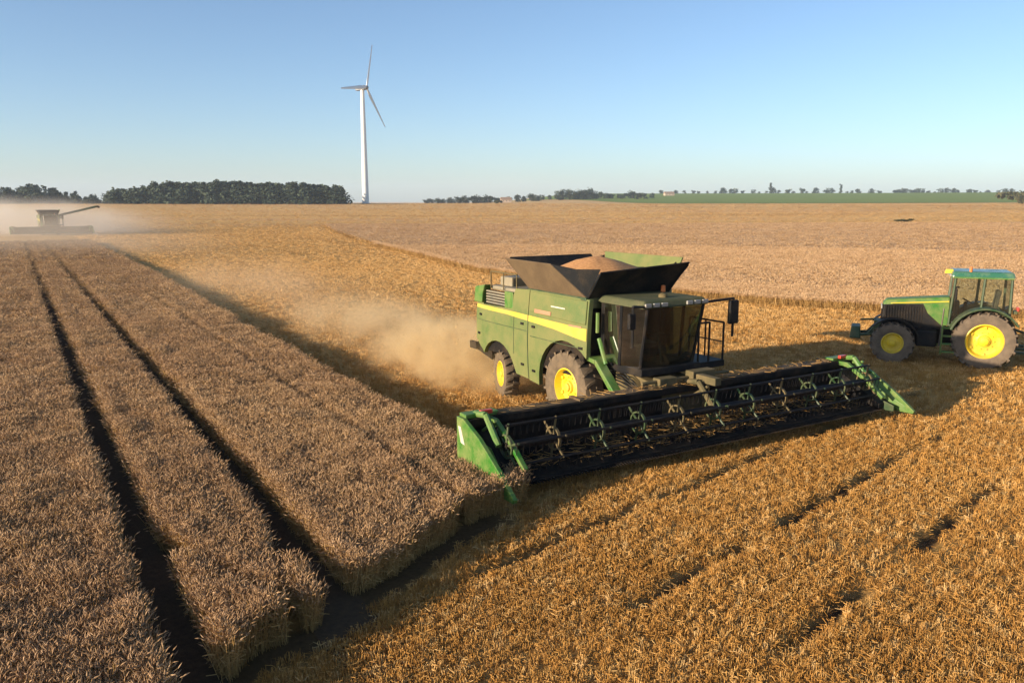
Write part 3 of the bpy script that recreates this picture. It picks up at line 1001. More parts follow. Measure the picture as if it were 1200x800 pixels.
    b_ = MB().box((1.75, 0, 1.86), (1.75, 2.1, 0.2)); b_.box((1.15, 0, 2.25), (0.30, 2.0, 0.6))
    b_.build('cab_floor', M['black'], root, 0.02)
    b_ = MB()
    P = {}
    for s in (-1, 1):
        P[s] = dict(rb=(0.95, s * 1.05, cz0), rt=(1.0, s * 1.08, cz1), mb=(1.75, s * 1.08, cz0), mt=(1.85, s * 1.12, cz1), fb=(2.42, s * 0.92, cz0), ft=(2.72, s * 0.98, cz1))
        for k in ('r', 'm', 'f'):
            b_.tube(P[s][k + 'b'], P[s][k + 't'], 0.045, n=6)
        b_.tube(P[s]['rb'], P[s]['fb'], 0.045, n=6)
    b_.tube(P[-1]['fb'], P[1]['fb'], 0.045, n=6)
    b_.build('cab_frame', M['black'], root)
    gl = MB()
    for s in (-1, 1):
        gl.add([P[s]['rb'], P[s]['mb'], P[s]['mt'], P[s]['rt']], [(0, 1, 2, 3)])
        gl.add([P[s]['mb'], P[s]['fb'], P[s]['ft'], P[s]['mt']], [(0, 1, 2, 3)])
    nseg = 8
    fb, ft = [], []
    for k in range(nseg + 1):
        u = k / nseg; yy = -1 + 2 * u; bow = 0.16 * (1 - yy * yy)
        fb.append((2.42 + bow, yy * 0.92, cz0)); ft.append((2.72 + bow, yy * 0.98, cz1))
    gl.add(fb + ft, [(k, k + 1, nseg + 2 + k, nseg + 1 + k) for k in range(nseg)])
    gl.build('cab_glass', M['glass'], root, smooth=True)
    rf = MB().box((1.78, 0, 3.67), (1.98, 2.34, 0.20), None, (0.90, 0.90)).build('cab_roof', M['roof_grey'], root, 0.06)
    for yy in (-1.0, -0.72, -0.44, 0.44, 0.72, 1.0):
        MB().box((2.76, yy, 3.66), (0.06, 0.20, 0.10)).build('work_lamp', M['lamp'], rf, 0.015)
    MB().lathe([(3.76, 0.13), (3.84, 0.12), (3.88, 0.07), (3.89, 0.001)], (2.2, 0, 0), 16, 'Z').build('satellite_receiver', M['chaff'], rf, smooth=True)
    MB().lathe([(3.75, 0.07), (3.95, 0.06), (3.97, 0.001)], (1.2, 0.9, 0), 12, 'Z').build('beacon', M['orange'], rf, smooth=True)
    b_ = MB().box((1.45, 0, 2.40), (0.55, 0.55, 0.16)); b_.box((1.20, 0, 2.85), (0.16, 0.52, 0.80), (0, R(-8), 0)); b_.box((1.14, 0, 3.32), (0.10, 0.28, 0.20)); b_.box((1.45, 0, 2.15), (0.3, 0.3, 0.36))
    b_.build('driver_seat', M['seat'], root, 0.04)
    b_ = MB().tube((2.25, 0, 2.0), (2.05, 0, 2.72), 0.05)
    b_.lathe([(-0.02, 0.17), (0.0, 0.19), (0.02, 0.17), (-0.02, 0.17)], (0, 0, 0), 20, 'Z')
    for i in range(len(b_.v) - 80, len(b_.v)):
        v = Vector(b_.v[i]); v.rotate(Matrix.Rotation(R(-25), 3, 'Y')); b_.v[i] = (v.x + 2.03, v.y, v.z + 2.76)
    b_.build('steering_wheel', M['black'], root)
    MB().box((1.95, -0.55, 2.65), (0.10, 0.34, 0.26), (0, R(-15), 0)).build('cab_monitor', M['pane_dark'], root, 0.01)
    # mirrors, platform, ladder and handrails on its left, service rail on its right
    b_ = MB().box((1.7, 1.62, 1.86), (1.5, 1.05, 0.07)); b_.box((1.7, 2.12, 1.80), (1.5, 0.06, 0.16)); b_.box((2.42, 1.62, 1.80), (0.06, 1.05, 0.18))
    b_.build('access_platform', M['black'], root, 0.01)
    b_ = MB()
    b_.path([(2.42, 1.15, 1.9), (2.42, 1.15, 3.0), (2.42, 1.55, 3.0), (2.42, 1.55, 1.9)], 0.03)
    b_.path([(2.40, 2.12, 1.9), (2.40, 2.12, 2.95), (1.05, 2.12, 2.95), (1.05, 2.12, 1.9)], 0.03)
    b_.tube((1.7, 2.12, 1.9), (1.7, 2.12, 2.95), 0.025); b_.tube((2.4, 2.12, 2.4), (1.05, 2.12, 2.4), 0.02)
    b_.build('handrail', M['black'], root)
    b_ = MB()
    for xx in (1.1, 1.6):
        b_.tube((xx, 2.10, 1.85), (xx, 2.45, 0.55), 0.03)
    for k in range(5):
        f = (k + 0.3) / 5
        b_.box((1.35, 2.10 + 0.35 * f, 1.85 - 1.3 * f), (0.5, 0.14, 0.04))
    b_.build('access_ladder', M['black'], root)
    for s in (-1, 1):
        w_ = 2.02 if s > 0 else 1.55
        a_ = MB(); a_.path([(2.70, s * 1.0, 3.62), (2.82, s * w_, 3.68), (2.82, s * w_, 2.62)], 0.035)
        a_ = a_.build('mirror_arm', M['black'], root)
        MB().box((2.80, s * (w_ + 0.02), 3.30), (0.12, 0.34 if s > 0 else 0.22, 0.66 if s > 0 else 0.42)).build('mirror', M['black'], a_, 0.04)
    b_ = MB()
    b_.path([(1.02, -1.28, 3.3), (1.02, -1.28, 2.75)], 0.05, 8); b_.path([(1.10, -1.28, 2.60), (1.45, -1.30, 1.95)], 0.06, 8)
    b_.build('cab_support', M['clean_green'], root)
    b_ = MB()
    b_.hexa([(0.85, -1.52, 1.98), (0.85, -1.05, 1.98), (1.22, -1.05, 1.92), (1.22, -1.52, 1.92)], [(0.85, -1.52, 2.08), (0.85, -1.05, 2.08), (1.22, -1.05, 2.05), (1.22, -1.52, 2.05)])
    b_.hexa([(1.15, -1.50, 1.95), (1.15, -1.22, 1.95), (2.15, -1.22, 1.02), (2.15, -1.50, 1.02)], [(1.22, -1.50, 2.06), (1.22, -1.22, 2.06), (2.32, -1.22, 1.08), (2.32, -1.50, 1.08)])
    b_.build('wheel_guard', M['clean_green'], root, 0.02)
    MB().box((2.36, -1.36, 1.10), (0.06, 0.16, 0.14)).build('front_lamp', M['white'], root, 0.02)
    # feeder house with hydraulic rams
    b_ = MB().hexa([(1.15, -0.72, 0.98), (1.15, 0.72, 0.98), (3.05, 0.72, 0.62), (3.05, -0.72, 0.62)], [(1.15, -0.72, 1.80), (1.15, 0.72, 1.80), (3.05, 0.72, 1.52), (3.05, -0.72, 1.52)])
    b_.box((2.9, 0, 1.05), (0.16, 1.7, 1.1))
    b_.build('feeder_house', M['chaff'], root, 0.03)
    for s in (-1, 1):
        b_ = MB()
        b_.tube((0.6, s * 0.85, 0.85), (1.7, s * 0.85, 0.75), 0.08, n=10); b_.tube((1.65, s * 0.85, 0.755), (2.7, s * 0.85, 0.72), 0.045, n=8)
        b_.build('lift_ram', M['steel'], root, smooth=True)
    b_ = MB()
    for k in range(5):
        y0 = -0.95 - 0.05 * k
        b_.path([(1.2, y0, 1.7 - 0.05 * k), (1.9, y0 - 0.06, 1.75 - 0.07 * k), (2.6, y0, 1.35), (3.05, y0 - 0.1, 1.5 + 0.05 * k)], 0.02, 5)
    b_.build('hydraulic_hoses', M['black'], root)
    # wheels
    for s in (-1, 1):
        make_wheel(root, (0, s * 1.32, 1.05), 1.05, 0.66, s, M['rubber'], M['yellow'], 20, 0.52)
        make_wheel(root, (-WB, s * 1.30, 0.75), 0.75, 0.48, s, M['rubber'], M['yellow'], 18, 0.54).rotation_euler = (0, 0, R(-14))
    # unloading auger folded along its left side
    au = empty('unloading_auger', (0.25, 1.78, 3.55), 0, root)
    b_ = MB().tube((0, 0, -0.6), (0, 0, 0.18), 0.24, n=16); b_.tube((0.1, 0, 0.05), (-6.6, 0.0, 0.42), 0.20, n=16)
    b_.build('auger_tube', M['dark_green'], au, smooth=True)
    b_ = MB().tube((-6.55, 0, 0.45), (-7.05, 0, 0.15), 0.23, 0.20, n=14)
    b_.build('auger_spout', M['rubber'], au, smooth=True)
    # ---- cutting header
    hd = empty('header', (0, 0.14, LIFT), 0, root)
    b_ = MB()
    b_.box((3.02, 0, 1.18), (0.42, 2 * HW - 0.1, 0.17)); b_.box((3.0, 0, 0.22), (0.2, 2 * HW - 0.1, 0.2))
    b_.box((3.10, -(HW + 0.85) / 2 - 0.0, 0.68), (0.04, HW - 0.9, 0.85), (0, R(-4), 0)); b_.box((3.10, (HW + 0.85) / 2, 0.68), (0.04, HW - 0.9, 0.85), (0, R(-4), 0))
    for k in range(13):
        y = -HW + 0.15 + k * (2 * HW - 0.3) / 12
        if abs(y) > 0.9:
            b_.box((2.93, y, 0.70), (0.12, 0.10, 0.95))
    b_.build('back_frame', M['dusty_black'], hd, 0.02)
    b_ = MB().box((2.96, 0, 1.272), (0.40, 2 * HW - 1.0, 0.02))
    for k in range(6):
        y = -HW + 0.9 + k * 2.3
        b_.box((2.96, y, 1.30), (0.46, 0.12, 0.05))
    b_.build('frame_cover', M['brown_cover'], hd)
    b_ = MB()
    for y0, y1 in ((-HW + 0.15, -0.95), (-0.9, 0.9), (0.95, HW - 0.15)):
        b_.hexa([(3.14, y0, 0.36), (3.14, y1, 0.36), (4.36, y1, 0.05), (4.36, y0, 0.05)], [(3.14, y0, 0.44), (3.14, y1, 0.44), (4.36, y1, 0.12), (4.36, y0, 0.12)])
    for k in range(34):
        y = -HW + 0.3 + k * (2 * HW - 0.6) / 33
        b_.hexa([(3.2, y - 0.015, 0.42), (3.2, y + 0.015, 0.42), (4.3, y + 0.015, 0.13), (4.3, y - 0.015, 0.13)], [(3.2, y - 0.015, 0.46), (3.2, y + 0.015, 0.46), (4.3, y + 0.015, 0.17), (4.3, y - 0.015, 0.17)])
    b_.build('draper_belt', M['dusty_black'], hd)
    b_ = MB().box((4.42, 0, 0.06), (0.16, 2 * HW - 0.2, 0.06))
    for k in range(160):
        y = -HW + 0.15 + k * (2 * HW - 0.3) / 159
        b_.hexa([(4.47, y - 0.02, 0.04), (4.47, y + 0.02, 0.04), (4.64, y + 0.004, 0.05), (4.64, y - 0.004, 0.05)], [(4.47, y - 0.02, 0.09), (4.47, y + 0.02, 0.09), (4.64, y + 0.004, 0.06), (4.64, y - 0.004, 0.06)])
    b_.build('cutter_bar', M['dusty_black'], hd)
    # reel: shaft, six tine bars with tines
    RX, RZ, RRad = 4.05, 0.80, 0.50
    b_ = MB().tube((RX, -HW + 0.5, RZ), (RX, HW - 0.5, RZ), 0.10, n=12)
    for k in range(6):
        a = R(20 + 60 * k)
        bx_, bz_ = RX + RRad * math.cos(a), RZ + RRad * math.sin(a)
        for y0, y1 in ((-HW + 0.5, -0.08), (0.08, HW - 0.5)):
            b_.tube((bx_, y0, bz_), (bx_, y1, bz_), 0.030, n=6)
        nt_ = 76
        for j in range(nt_):
            y = -HW + 0.55 + j * (2 * HW - 1.1) / (nt_ - 1)
            b_.tube((bx_, y, bz_), (bx_ - 0.05, y, bz_ - 0.26), 0.013, 0.008, n=4, caps=False)
    b_.build('reel', M['black'], hd)
    for k in range(11):
        y = -HW + 0.55 + k * (2 * HW - 1.1) / 10
        b_ = MB()
        for j in range(6):
            a = R(20 + 60 * j)
            b_.tube((RX, y, RZ), (RX + (RRad + 0.04) * math.cos(a), y, RZ + (RRad + 0.04) * math.sin(a)), 0.028, n=5)
        b_.lathe([(y - 0.03, RRad * 0.55), (y + 0.03, RRad * 0.55), (y + 0.03, RRad * 0.47), (y - 0.03, RRad * 0.47), (y - 0.03, RRad * 0.55)], (RX, 0, RZ), 18, 'Y')
        b_.build('reel_spider', M['dark_green'] if k % 3 != 1 else M['chaff'], hd)
    for y in (-HW + 0.36, 0.0, HW - 0.36):
        b_ = MB()
        b_.path([(3.0, y, 1.32), (3.5, y, 1.40), (RX, y, RZ + 0.04)], 0.075, 8)
        b_.tube((3.1, y + 0.1, 0.9), (3.75, y + 0.1, 1.32), 0.04, n=8)
        b_.build('reel_arm', M['chaff'] if y == 0 else M['green'], hd)
    b_ = MB().box((3.05, 0.5, 1.45), (0.3, 0.8, 0.3)); b_.box((3.6, 0.25, 1.45), (0.7, 0.22, 0.2)); b_.box((3.0, -0.7, 1.40), (0.28, 0.6, 0.22)); b_.tube((3.0, -1.5, 1.42), (3.0, 1.6, 1.42), 0.05)
    b_.build('drive_unit', M['chaff'], hd, 0.03)
    for s in (-1, 1):
        yo = s * HW
        out = [(2.90, 1.30), (3.20, 1.30), (3.9, 1.02), (4.75, 0.52), (5.34, 0.10), (5.30, 0.02), (4.4, 0.0), (3.6, 0.20), (2.90, 0.30)]
        b_ = MB().prism(out, yo - 0.05, yo + 0.05)
        # bulged nose that narrows to the tip
        b_.add([(3.9, yo - 0.05, 1.0), (3.9, yo - s * 0.26, 0.78), (3.9, yo - s * 0.26, 0.05), (3.9, yo, 0.0), (5.32, yo, 0.06)], [(0, 1, 4), (1, 2, 4), (2, 3, 4), (0, 3, 2, 1)])
        b_.build('end_divider', M['clean_green'], hd, 0.012)
        inn = [(3.2, 1.28), (3.5, 1.28), (4.2, 0.90), (4.75, 0.48), (4.70, 0.40), (4.2, 0.78), (3.5, 1.14), (3.2, 1.16)]
        MB().prism(inn, yo - s * 0.62 - 0.06, yo - s * 0.62 + 0.06).build('inner_divider', M['clean_green'], hd, 0.015)
        MB().hexa([(3.1, yo - s * 0.07, 0.30), (3.1, yo - s * 0.60, 0.30), (4.6, yo - s * 0.60, 0.10), (4.6, yo - s * 0.07, 0.10)],
                  [(3.1, yo - s * 0.07, 1.02), (3.1, yo - s * 0.60, 1.02), (4.6, yo - s * 0.60, 0.24), (4.6, yo - s * 0.07, 0.24)]).build('divider_floor', M['black'], hd, 0.01)
        MB().box((3.02, yo - s * 0.46, 1.32), (0.30, 0.85, 0.10)).build('frame_end', M['clean_green'], hd, 0.02)
        MB().box((3.22, yo - s * 0.52, 1.40), (0.10, 0.30, 0.09)).build('reflector', M['red'], hd, 0.01)
        MB().prism([(2.98, 1.10), (3.10, 1.10), (3.28, 0.72), (3.10, 0.74)], yo + s * 0.052, yo + s * 0.058).build('marker_plate', M['white'], hd)
        MB().prism([(4.1, 0.42), (4.9, 0.22), (4.9, 0.05), (4.1, 0.0)], yo - s * 0.33, yo - s * 0.36).build('crop_lifter', M['dark_green'], hd, 0.01)
    return root


combine = make_combine()

# the grain in its tank is a thing of its own
gm = MB()
prof_n = 18
ring = []
vs, fs = [(0.0, 0.0, 4.70)], []
for r_i in range(1, 9):
    f = r_i / 8
    for k in range(28):
        a = 2 * math.pi * k / 28
        x_ = math.cos(a); y_ = math.sin(a)
        sq = 1.0 / max(abs(x_), abs(y_)) ** 0.65
        vs.append((x_ * sq * 1.55 * f, y_ * sq * 1.52 * f, 4.70 - 0.62 * f ** 1.5 + 0.05 * math.sin(5 * a + 3 * f) * f + random.uniform(-.015, .015)))
for k in range(28):
    fs.append((0, 1 + k, 1 + (k + 1) % 28))
    for r_i in range(7):
        a0 = 1 + r_i * 28; fs.append((a0 + k, a0 + 28 + k, a0 + 28 + (k + 1) % 28, a0 + (k + 1) % 28))
base0 = len(vs)
for k in range(28):
    v = vs[1 + 7 * 28 + k]; vs.append((v[0] * .9, v[1] * .9, 3.74))
for k in range(28):
    a0 = 1 + 7 * 28; fs.append((a0 + k, base0 + k, base0 + (k + 1) % 28, a0 + (k + 1) % 28))
gm.add(vs, fs)
gc = combine.matrix_basis @ Vector((-0.66, 0, 0))
grain = gm.build('grain_heap', M['grain'], None, smooth=True, loc=tuple(gc), rot=(0, 0, COMB_RZ))
tag(grain, 'orange brown heap of wheat grain in the open tank of the large combine', 'grain')

# cut wheat lying in the header trough and along its frame
sv, sf = [], []
mi_ = []
for k in range(1500):
    yy = rng.uniform(-HW + 0.7, HW - 0.7) if k > 500 else rng.normal(0.3, 0.9)
    xx = rng.uniform(3.2, 4.3); zz = LIFT + 0.47 - 0.30 * (xx - 3.2) / 1.1 + rng.uniform(0, 0.10)
    if k % 4 == 0:
        xx = rng.uniform(2.82, 3.22); zz = LIFT + 1.29 + rng.uniform(0, 0.03)
    a = rng.uniform(0, 6.28); L = rng.uniform(0.15, 0.5)
    blade(sv, sf, mi_, (xx, yy, zz), (xx + math.cos(a) * L * 0.7, yy + math.sin(a) * L, zz + rng.uniform(0, 0.08)), 0.008, 0)
me = bpy.data.meshes.new('cut_straw'); me.from_pydata(sv, [], sf); me.materials.append(M['stalk'])
cs = bpy.data.objects.new('cut_straw', me); COL.objects.link(cs); cs.location = COMB_LOC; cs.rotation_euler = (0, 0, COMB_RZ)
tag(cs, 'cut straw lying in the cutting header of the large combine', 'straw', None, 'stuff')

# the second combine far down the uncut strip, its auger swung out
far_c = copy_tree(combine)
D2 = (-87.0, 154.0)
far_c.location = (D2[0], D2[1], float(terrain(*D2)))
far_c.rotation_euler = (0, 0, COMB_RZ + R(2))
far_c['label'] = 'distant combine in dust with auger swung out, at the far end of the tramlines'
for c in kids(far_c):
    if c.name.startswith('unloading_auger'):
        c.rotation_euler = (0, R(11), R(-97))
for o in (combine, far_c):
    o['group'] = 'combine harvesters at work'


# ------------------------------------------------------------------ tractor
def make_tractor():
    ang = math.atan2(0.40, -0.915)
    root = empty('tractor', (18.42, 31.45, 0), ang)
    tag(root, 'green tractor with yellow wheel rims and glazed cab standing on the stubble', 'tractor')
    RW, FW, WBt = 1.07, 0.77, 3.15
    b_ = MB()
    b_.box((1.35, 0, 1.05), (3.9, 0.62, 0.62)); b_.box((0, 0, RW), (0.5, 2.3, 0.42)); b_.box((WBt, 0, FW), (0.34, 1.7, 0.3)); b_.box((2.8, 0, 0.95), (1.4, 0.9, 0.5))
    b_.build('chassis', M['black'], root, 0.03)
    # hood: black grille sides under a green top
    b_ = MB().hexa([(1.25, -0.50, 1.30), (1.25, 0.50, 1.30), (3.62, 0.42, 1.18), (3.62, -0.42, 1.18)], [(1.25, -0.52, 2.42), (1.25, 0.52, 2.42), (3.55, 0.44, 2.26), (3.55, -0.44, 2.26)])
    b_.build('hood_side', M['black'], root, 0.05)
    gs = MB()
    for s in (-1, 1):
        for k in range(14):
            gs.box((2.15 + k * 0.10, s * 0.485, 1.85), (0.03, 0.03, 0.70))
    for k in range(9):
        gs.box((3.60, 0, 1.42 + k * 0.085), (0.04, 0.72, 0.02))
    gs.build('grille', M['dusty_black'], root)
    b_ = MB().hexa([(1.20, -0.56, 2.36), (1.20, 0.56, 2.36), (3.60, 0.46, 2.20), (3.60, -0.46, 2.20)], [(1.20, -0.44, 2.62), (1.20, 0.44, 2.62), (3.45, 0.36, 2.42), (3.45, -0.36, 2.42)])
    b_.build('hood_top', M['clean_green'], root, 0.06)
    for s in (-1, 1):
        MB().prism([(1.22, 2.42), (2.15, 2.36), (1.95, 1.95), (1.45, 1.50), (1.22, 1.50)], s * 0.515, s * 0.56).build('hood_panel', M['clean_green'], root, 0.01)
        MB().prism([(1.24, 2.43), (3.3, 2.28), (3.3, 2.31), (1.24, 2.47)], s * 0.566, s * 0.574).build('stripe', M['yellow'], root)
        MB().box((3.61, s * 0.28, 2.10), (0.05, 0.26, 0.14)).build('headlight', M['lamp'], root, 0.02)
    # cab
    cb, ct = 1.55, 3.42
    P = {}
    b_ = MB()
    for s in (-1, 1):
        P[s] = dict(fb=(1.22, s * 0.72, cb), ft=(1.10, s * 0.80, ct), mb=(0.20, s * 0.86, cb), mt=(0.12, s * 0.86, ct), rb=(-0.80, s * 0.82, 2.0), rt=(-0.78, s * 0.80, ct))
        for k in ('f', 'm', 'r'):
            b_.tube(P[s][k + 'b'], P[s][k + 't'], 0.05, n=6)
        b_.path([P[s]['fb'], P[s]['mb'], P[s]['rb']], 0.05, 6)
    b_.tube(P[-1]['rb'], P[1]['rb'], 0.05); b_.tube(P[-1]['fb'], P[1]['fb'], 0.05)
    b_.build('cab_frame', M['dark_green'], root)
    gl = MB()
    for s in (-1, 1):
        gl.add([P[s]['fb'], P[s]['mb'], P[s]['mt'], P[s]['ft']], [(0, 1, 2, 3)]); gl.add([P[s]['mb'], P[s]['rb'], P[s]['rt'], P[s]['mt']], [(0, 1, 2, 3)])
    gl.add([P[-1]['fb'], P[1]['fb'], P[1]['ft'], P[-1]['ft']], [(0, 1, 2, 3)]); gl.add([P[-1]['rb'], P[1]['rb'], P[1]['rt'], P[-1]['rt']], [(0, 1, 2, 3)])
    gl.build('cab_glass', M['tractor_glass'], root)
    rf = MB().box((0.20, 0, 3.55), (2.15, 1.95, 0.22), None, (0.94, 0.90)).build('cab_roof', M['tractor_roof'], root, 0.07)
    MB().box((0.20, 0, 3.43), (2.05, 1.86, 0.05)).build('roof_lining', M['green'], rf)
    for yy in (-0.75, -0.45, 0.45, 0.75):
        MB().box((1.28, yy, 3.50), (0.05, 0.22, 0.10)).build('work_lamp', M['lamp'], rf, 0.015)
    b_ = MB().box((1.30, 0.25, 3.62), (0.34, 0.34, 0.16), None, (0.7, 0.7)); b_.tube((1.15, 0.25, 3.55), (1.30, 0.25, 3.58), 0.05)
    b_.build('satellite_receiver', M['yellow'], rf, 0.03)
    b_ = MB().lathe([(3.64, 0.055), (3.84, 0.05), (3.86, 0.001)], (0.62, 0.80, 0), 12, 'Z')
    b_.build('beacon', M['orange'], rf, smooth=True)
    b_ = MB().box((-0.15, 0, 2.12), (0.55, 0.55, 0.16)); b_.box((-0.42, 0, 2.55), (0.16, 0.52, 0.75), (0, R(-8), 0)); b_.box((-0.15, 0, 1.85), (0.4, 0.4, 0.4)); b_.box((-0.12, -0.42, 2.32), (0.5, 0.16, 0.10))
    b_.build('driver_seat', M['seat'], root, 0.04)
    b_ = MB().tube((0.85, 0, 1.6), (0.60, 0, 2.42), 0.06); b_.lathe([(-0.02, 0.18), (0.0, 0.20), (0.02, 0.18), (-0.02, 0.18)], (0, 0, 0), 20, 'Z')
    for i in range(len(b_.v) - 80, len(b_.v)):
        v = Vector(b_.v[i]); v.rotate(Matrix.Rotation(R(-28), 3, 'Y')); b_.v[i] = (v.x + 0.58, v.y, v.z + 2.46)
    b_.box((0.92, 0, 2.2), (0.2, 0.5, 0.5), None, (0.7, 0.8))
    b_.build('steering_wheel', M['black'], root)
    MB().box((0.1, 0, 1.62), (2.0, 1.5, 0.12)).build('cab_floor', M['black'], root)
    b_ = MB().tube((1.02, -0.92, 1.9), (1.02, -0.92, 3.25), 0.085, n=14); b_.tube((1.02, -0.92, 3.25), (0.92, -0.92, 3.48), 0.07, n=12); b_.tube((1.15, -0.8, 1.9), (1.02, -0.92, 2.0), 0.07)
    b_.build('exhaust_stack', M['black'], root, smooth=True)
    for s in (-1, 1):
        a_ = MB().path([(0.98, s * 0.82, 3.05), (1.10, s * 1.30, 3.10), (1.10, s * 1.30, 2.60)], 0.028).build('mirror_arm', M['black'], root)
        MB().box((1.09, s * 1.30, 2.82), (0.07, 0.24, 0.42)).build('mirror', M['black'], a_, 0.03)
        # rear fender over the wheel
        y0, y1 = sorted((s * 0.70, s * 1.36))
        ou = arc(0, RW, 1.26, 150, 18, 14); inn = arc(0, RW, 1.19, 18, 150, 14)
        MB().prism(ou + inn, y0, y1).build('rear_fender', M['dark_green'], root, 0.015)
        MB().prism(arc(0, RW, 1.18, 150, 18, 14) + [(0.9, 1.5), (-0.9, 1.5)], s * 0.70, s * 0.76).build('fender_side', M['dark_green'], root)
        ou = arc(WBt, FW, 0.98, 160, 40, 10); inn = arc(WBt, FW, 0.94, 40, 160, 10)
        y0, y1 = sorted((s * 0.72, s * 1.16))
        MB().prism(ou + inn, y0, y1).build('front_fender', M['black'], root, 0.01)
        b_ = MB()
        for k in range(4):
            b_.box((1.18, s * (0.88 + 0.07 * (3 - k)), 0.55 + 0.30 * k), (0.46, 0.22, 0.05))
        b_.box((0.93, s * 0.98, 1.0), (0.05, 0.22, 1.15), (R(-8) * s, 0, 0)); b_.box((1.43, s * 0.98, 1.0), (0.05, 0.22, 1.15), (R(-8) * s, 0, 0))
        b_.build('access_steps', M['green'], root, 0.01)
        MB().tube((1.50, s * 1.02, 0.75), (1.42, s * 0.86, 2.2), 0.028).build('grab_rail', M['steel'], root)
        b_ = MB().box((1.95, s * 0.68, 1.0), (0.75, 0.50, 0.66)).build('fuel_tank', M['black'], root, 0.08)
        make_wheel(root, (0, s * 1.05, RW), RW, 0.66, s, M['tractor_rubber'], M['yellow'], 20)
        make_wheel(root, (WBt, s * 0.98, FW), FW, 0.52, s, M['tractor_rubber'], M['yellow'], 18, 0.52)
    # front linkage with a weight block
    b_ = MB()
    for s in (-1, 1):
        b_.tube((3.58, s * 0.35, 1.0), (4.53, s * 0.42, 0.92), 0.06, n=6); b_.tube((3.68, s * 0.3, 1.45), (4.08, s * 0.38, 0.98), 0.05, n=6)
    b_.box((3.73, 0, 1.2), (0.25, 0.8, 0.7)); b_.tube((3.78, 0, 1.55), (4.38, 0, 1.5), 0.04)
    b_.build('front_linkage', M['dark_green'], root, 0.01)
    MB().box((4.53, 0, 1.02), (0.42, 1.05, 0.50), None, (0.8, 0.9)).build('weight_block', M['dark_green'], root, 0.05)
    # rear linkage, drawbar and hoses
    b_ = MB()
    for s in (-1, 1):
        b_.tube((-0.3, s * 0.35, 0.75), (-1.55, s * 0.45, 0.72), 0.06, n=6); b_.tube((-0.5, s * 0.32, 1.55), (-1.1, s * 0.42, 0.76), 0.045, n=6)
        b_.box((-1.0, s * 0.55, 2.15), (0.12, 0.30, 0.12))
    b_.box((-0.62, 0, 1.25), (0.5, 0.7, 0.9)); b_.box((-1.1, 0, 0.50), (1.3, 0.16, 0.10)); b_.tube((-0.6, 0, 1.6), (-1.45, 0, 1.3), 0.05)
    b_.build('rear_linkage', M['dark_green'], root, 0.01)
    for s in (-1, 1):
        MB().box((-1.02, s * 0.95, 2.32), (0.07, 0.30, 0.14)).build('tail_light', M['red'], root, 0.02)
    return root


make_tractor()


# ------------------------------------------------------------------ wind turbine
def make_turbine():
    tx_, ty_ = -124.5, 700.0
    z0 = float(terrain(tx_, ty_))
    root = empty('wind_turbine', (tx_, ty_, z0))
    tag(root, 'tall white three bladed wind turbine standing alone beyond the field', 'wind turbine')
    HH = 99.0 - z0
    MB().lathe([(-1.0, 2.9), (HH * 0.3, 2.5), (HH * 0.65, 2.1), (HH - 1.6, 1.6)], n=32, axis='Z').build('tower', M['turbine'], root, smooth=True)
    MB().lathe([(0.0, 4.2), (0.5, 4.2), (0.5, 2.9)], n=32, axis='Z').build('foundation', M['grey'], root)
    n_ = Vector((0.929, -0.37, 0.07)).normalized()
    u_ = Vector((0.37, 0.929, 0)).normalized()
    w_ = n_.cross(u_); w_ = w_ if w_.z > 0 else -w_
    hub = Vector((0, 0, HH)) + n_ * 4.2
    b_ = MB()
    rotm = Matrix((n_, u_, w_)).transposed()

    def loc(p): return tuple(rotm @ Vector(p) + Vector((0, 0, HH)))
    b_.add([loc(p) for p in [(-6, -1.7, -1.6), (2.6, -1.8, -1.8), (2.6, 1.8, -1.8), (-6, 1.7, -1.6), (-6, -1.5, 1.5), (2.6, -1.7, 2.0), (2.6, 1.7, 2.0), (-6, 1.5, 1.5)]],
           [(0, 3, 2, 1), (4, 5, 6, 7), (0, 1, 5, 4), (1, 2, 6, 5), (2, 3, 7, 6), (3, 0, 4, 7)])
    b_.build('nacelle', M['nacelle'], root, 0.4)
    b_ = MB()
    b_.lathe([(2.6, 1.5), (3.4, 1.7), (4.8, 1.6), (5.6, 1.0), (5.9, 0.01)], n=20, axis='X')
    b_.v = [loc(p) for p in b_.v]
    b_.build('hub', M['nacelle'], root, smooth=True)
    L = 38.5
    for a in (68, -50, 188):
        d = u_ * math.cos(R(a)) + w_ * math.sin(R(a))
        c = n_.cross(d).normalized()
        b_ = MB(); rings = []
        secs = [(0.0, 1.7, 1.7), (2.0, 1.8, 1.5), (7.0, 3.4, 0.85), (16, 2.6, 0.55), (28, 1.8, 0.36), (37, 1.2, 0.22), (L, 0.35, 0.08)]
        V = []
        for r_, ch, thk in secs:
            tw = R(14 * (1 - r_ / L))
            cc = c * math.cos(tw) + n_ * math.sin(tw); nn = n_ * math.cos(tw) - c * math.sin(tw)
            for k in range(10):
                t_ = 2 * math.pi * k / 10
                V.append(tuple(hub + d * (1.0 + r_) + cc * (math.cos(t_) * ch / 2 - ch * 0.12) + nn * math.sin(t_) * thk / 2))
        F = [(i * 10 + k, i * 10 + (k + 1) % 10, i * 10 + 10 + (k + 1) % 10, i * 10 + 10 + k) for i in range(len(secs) - 1) for k in range(10)]
        F += [tuple(range((len(secs) - 1) * 10, len(secs) * 10))]
        b_.add(V, F).build('blade', M['turbine'], root, smooth=True)


make_turbine()


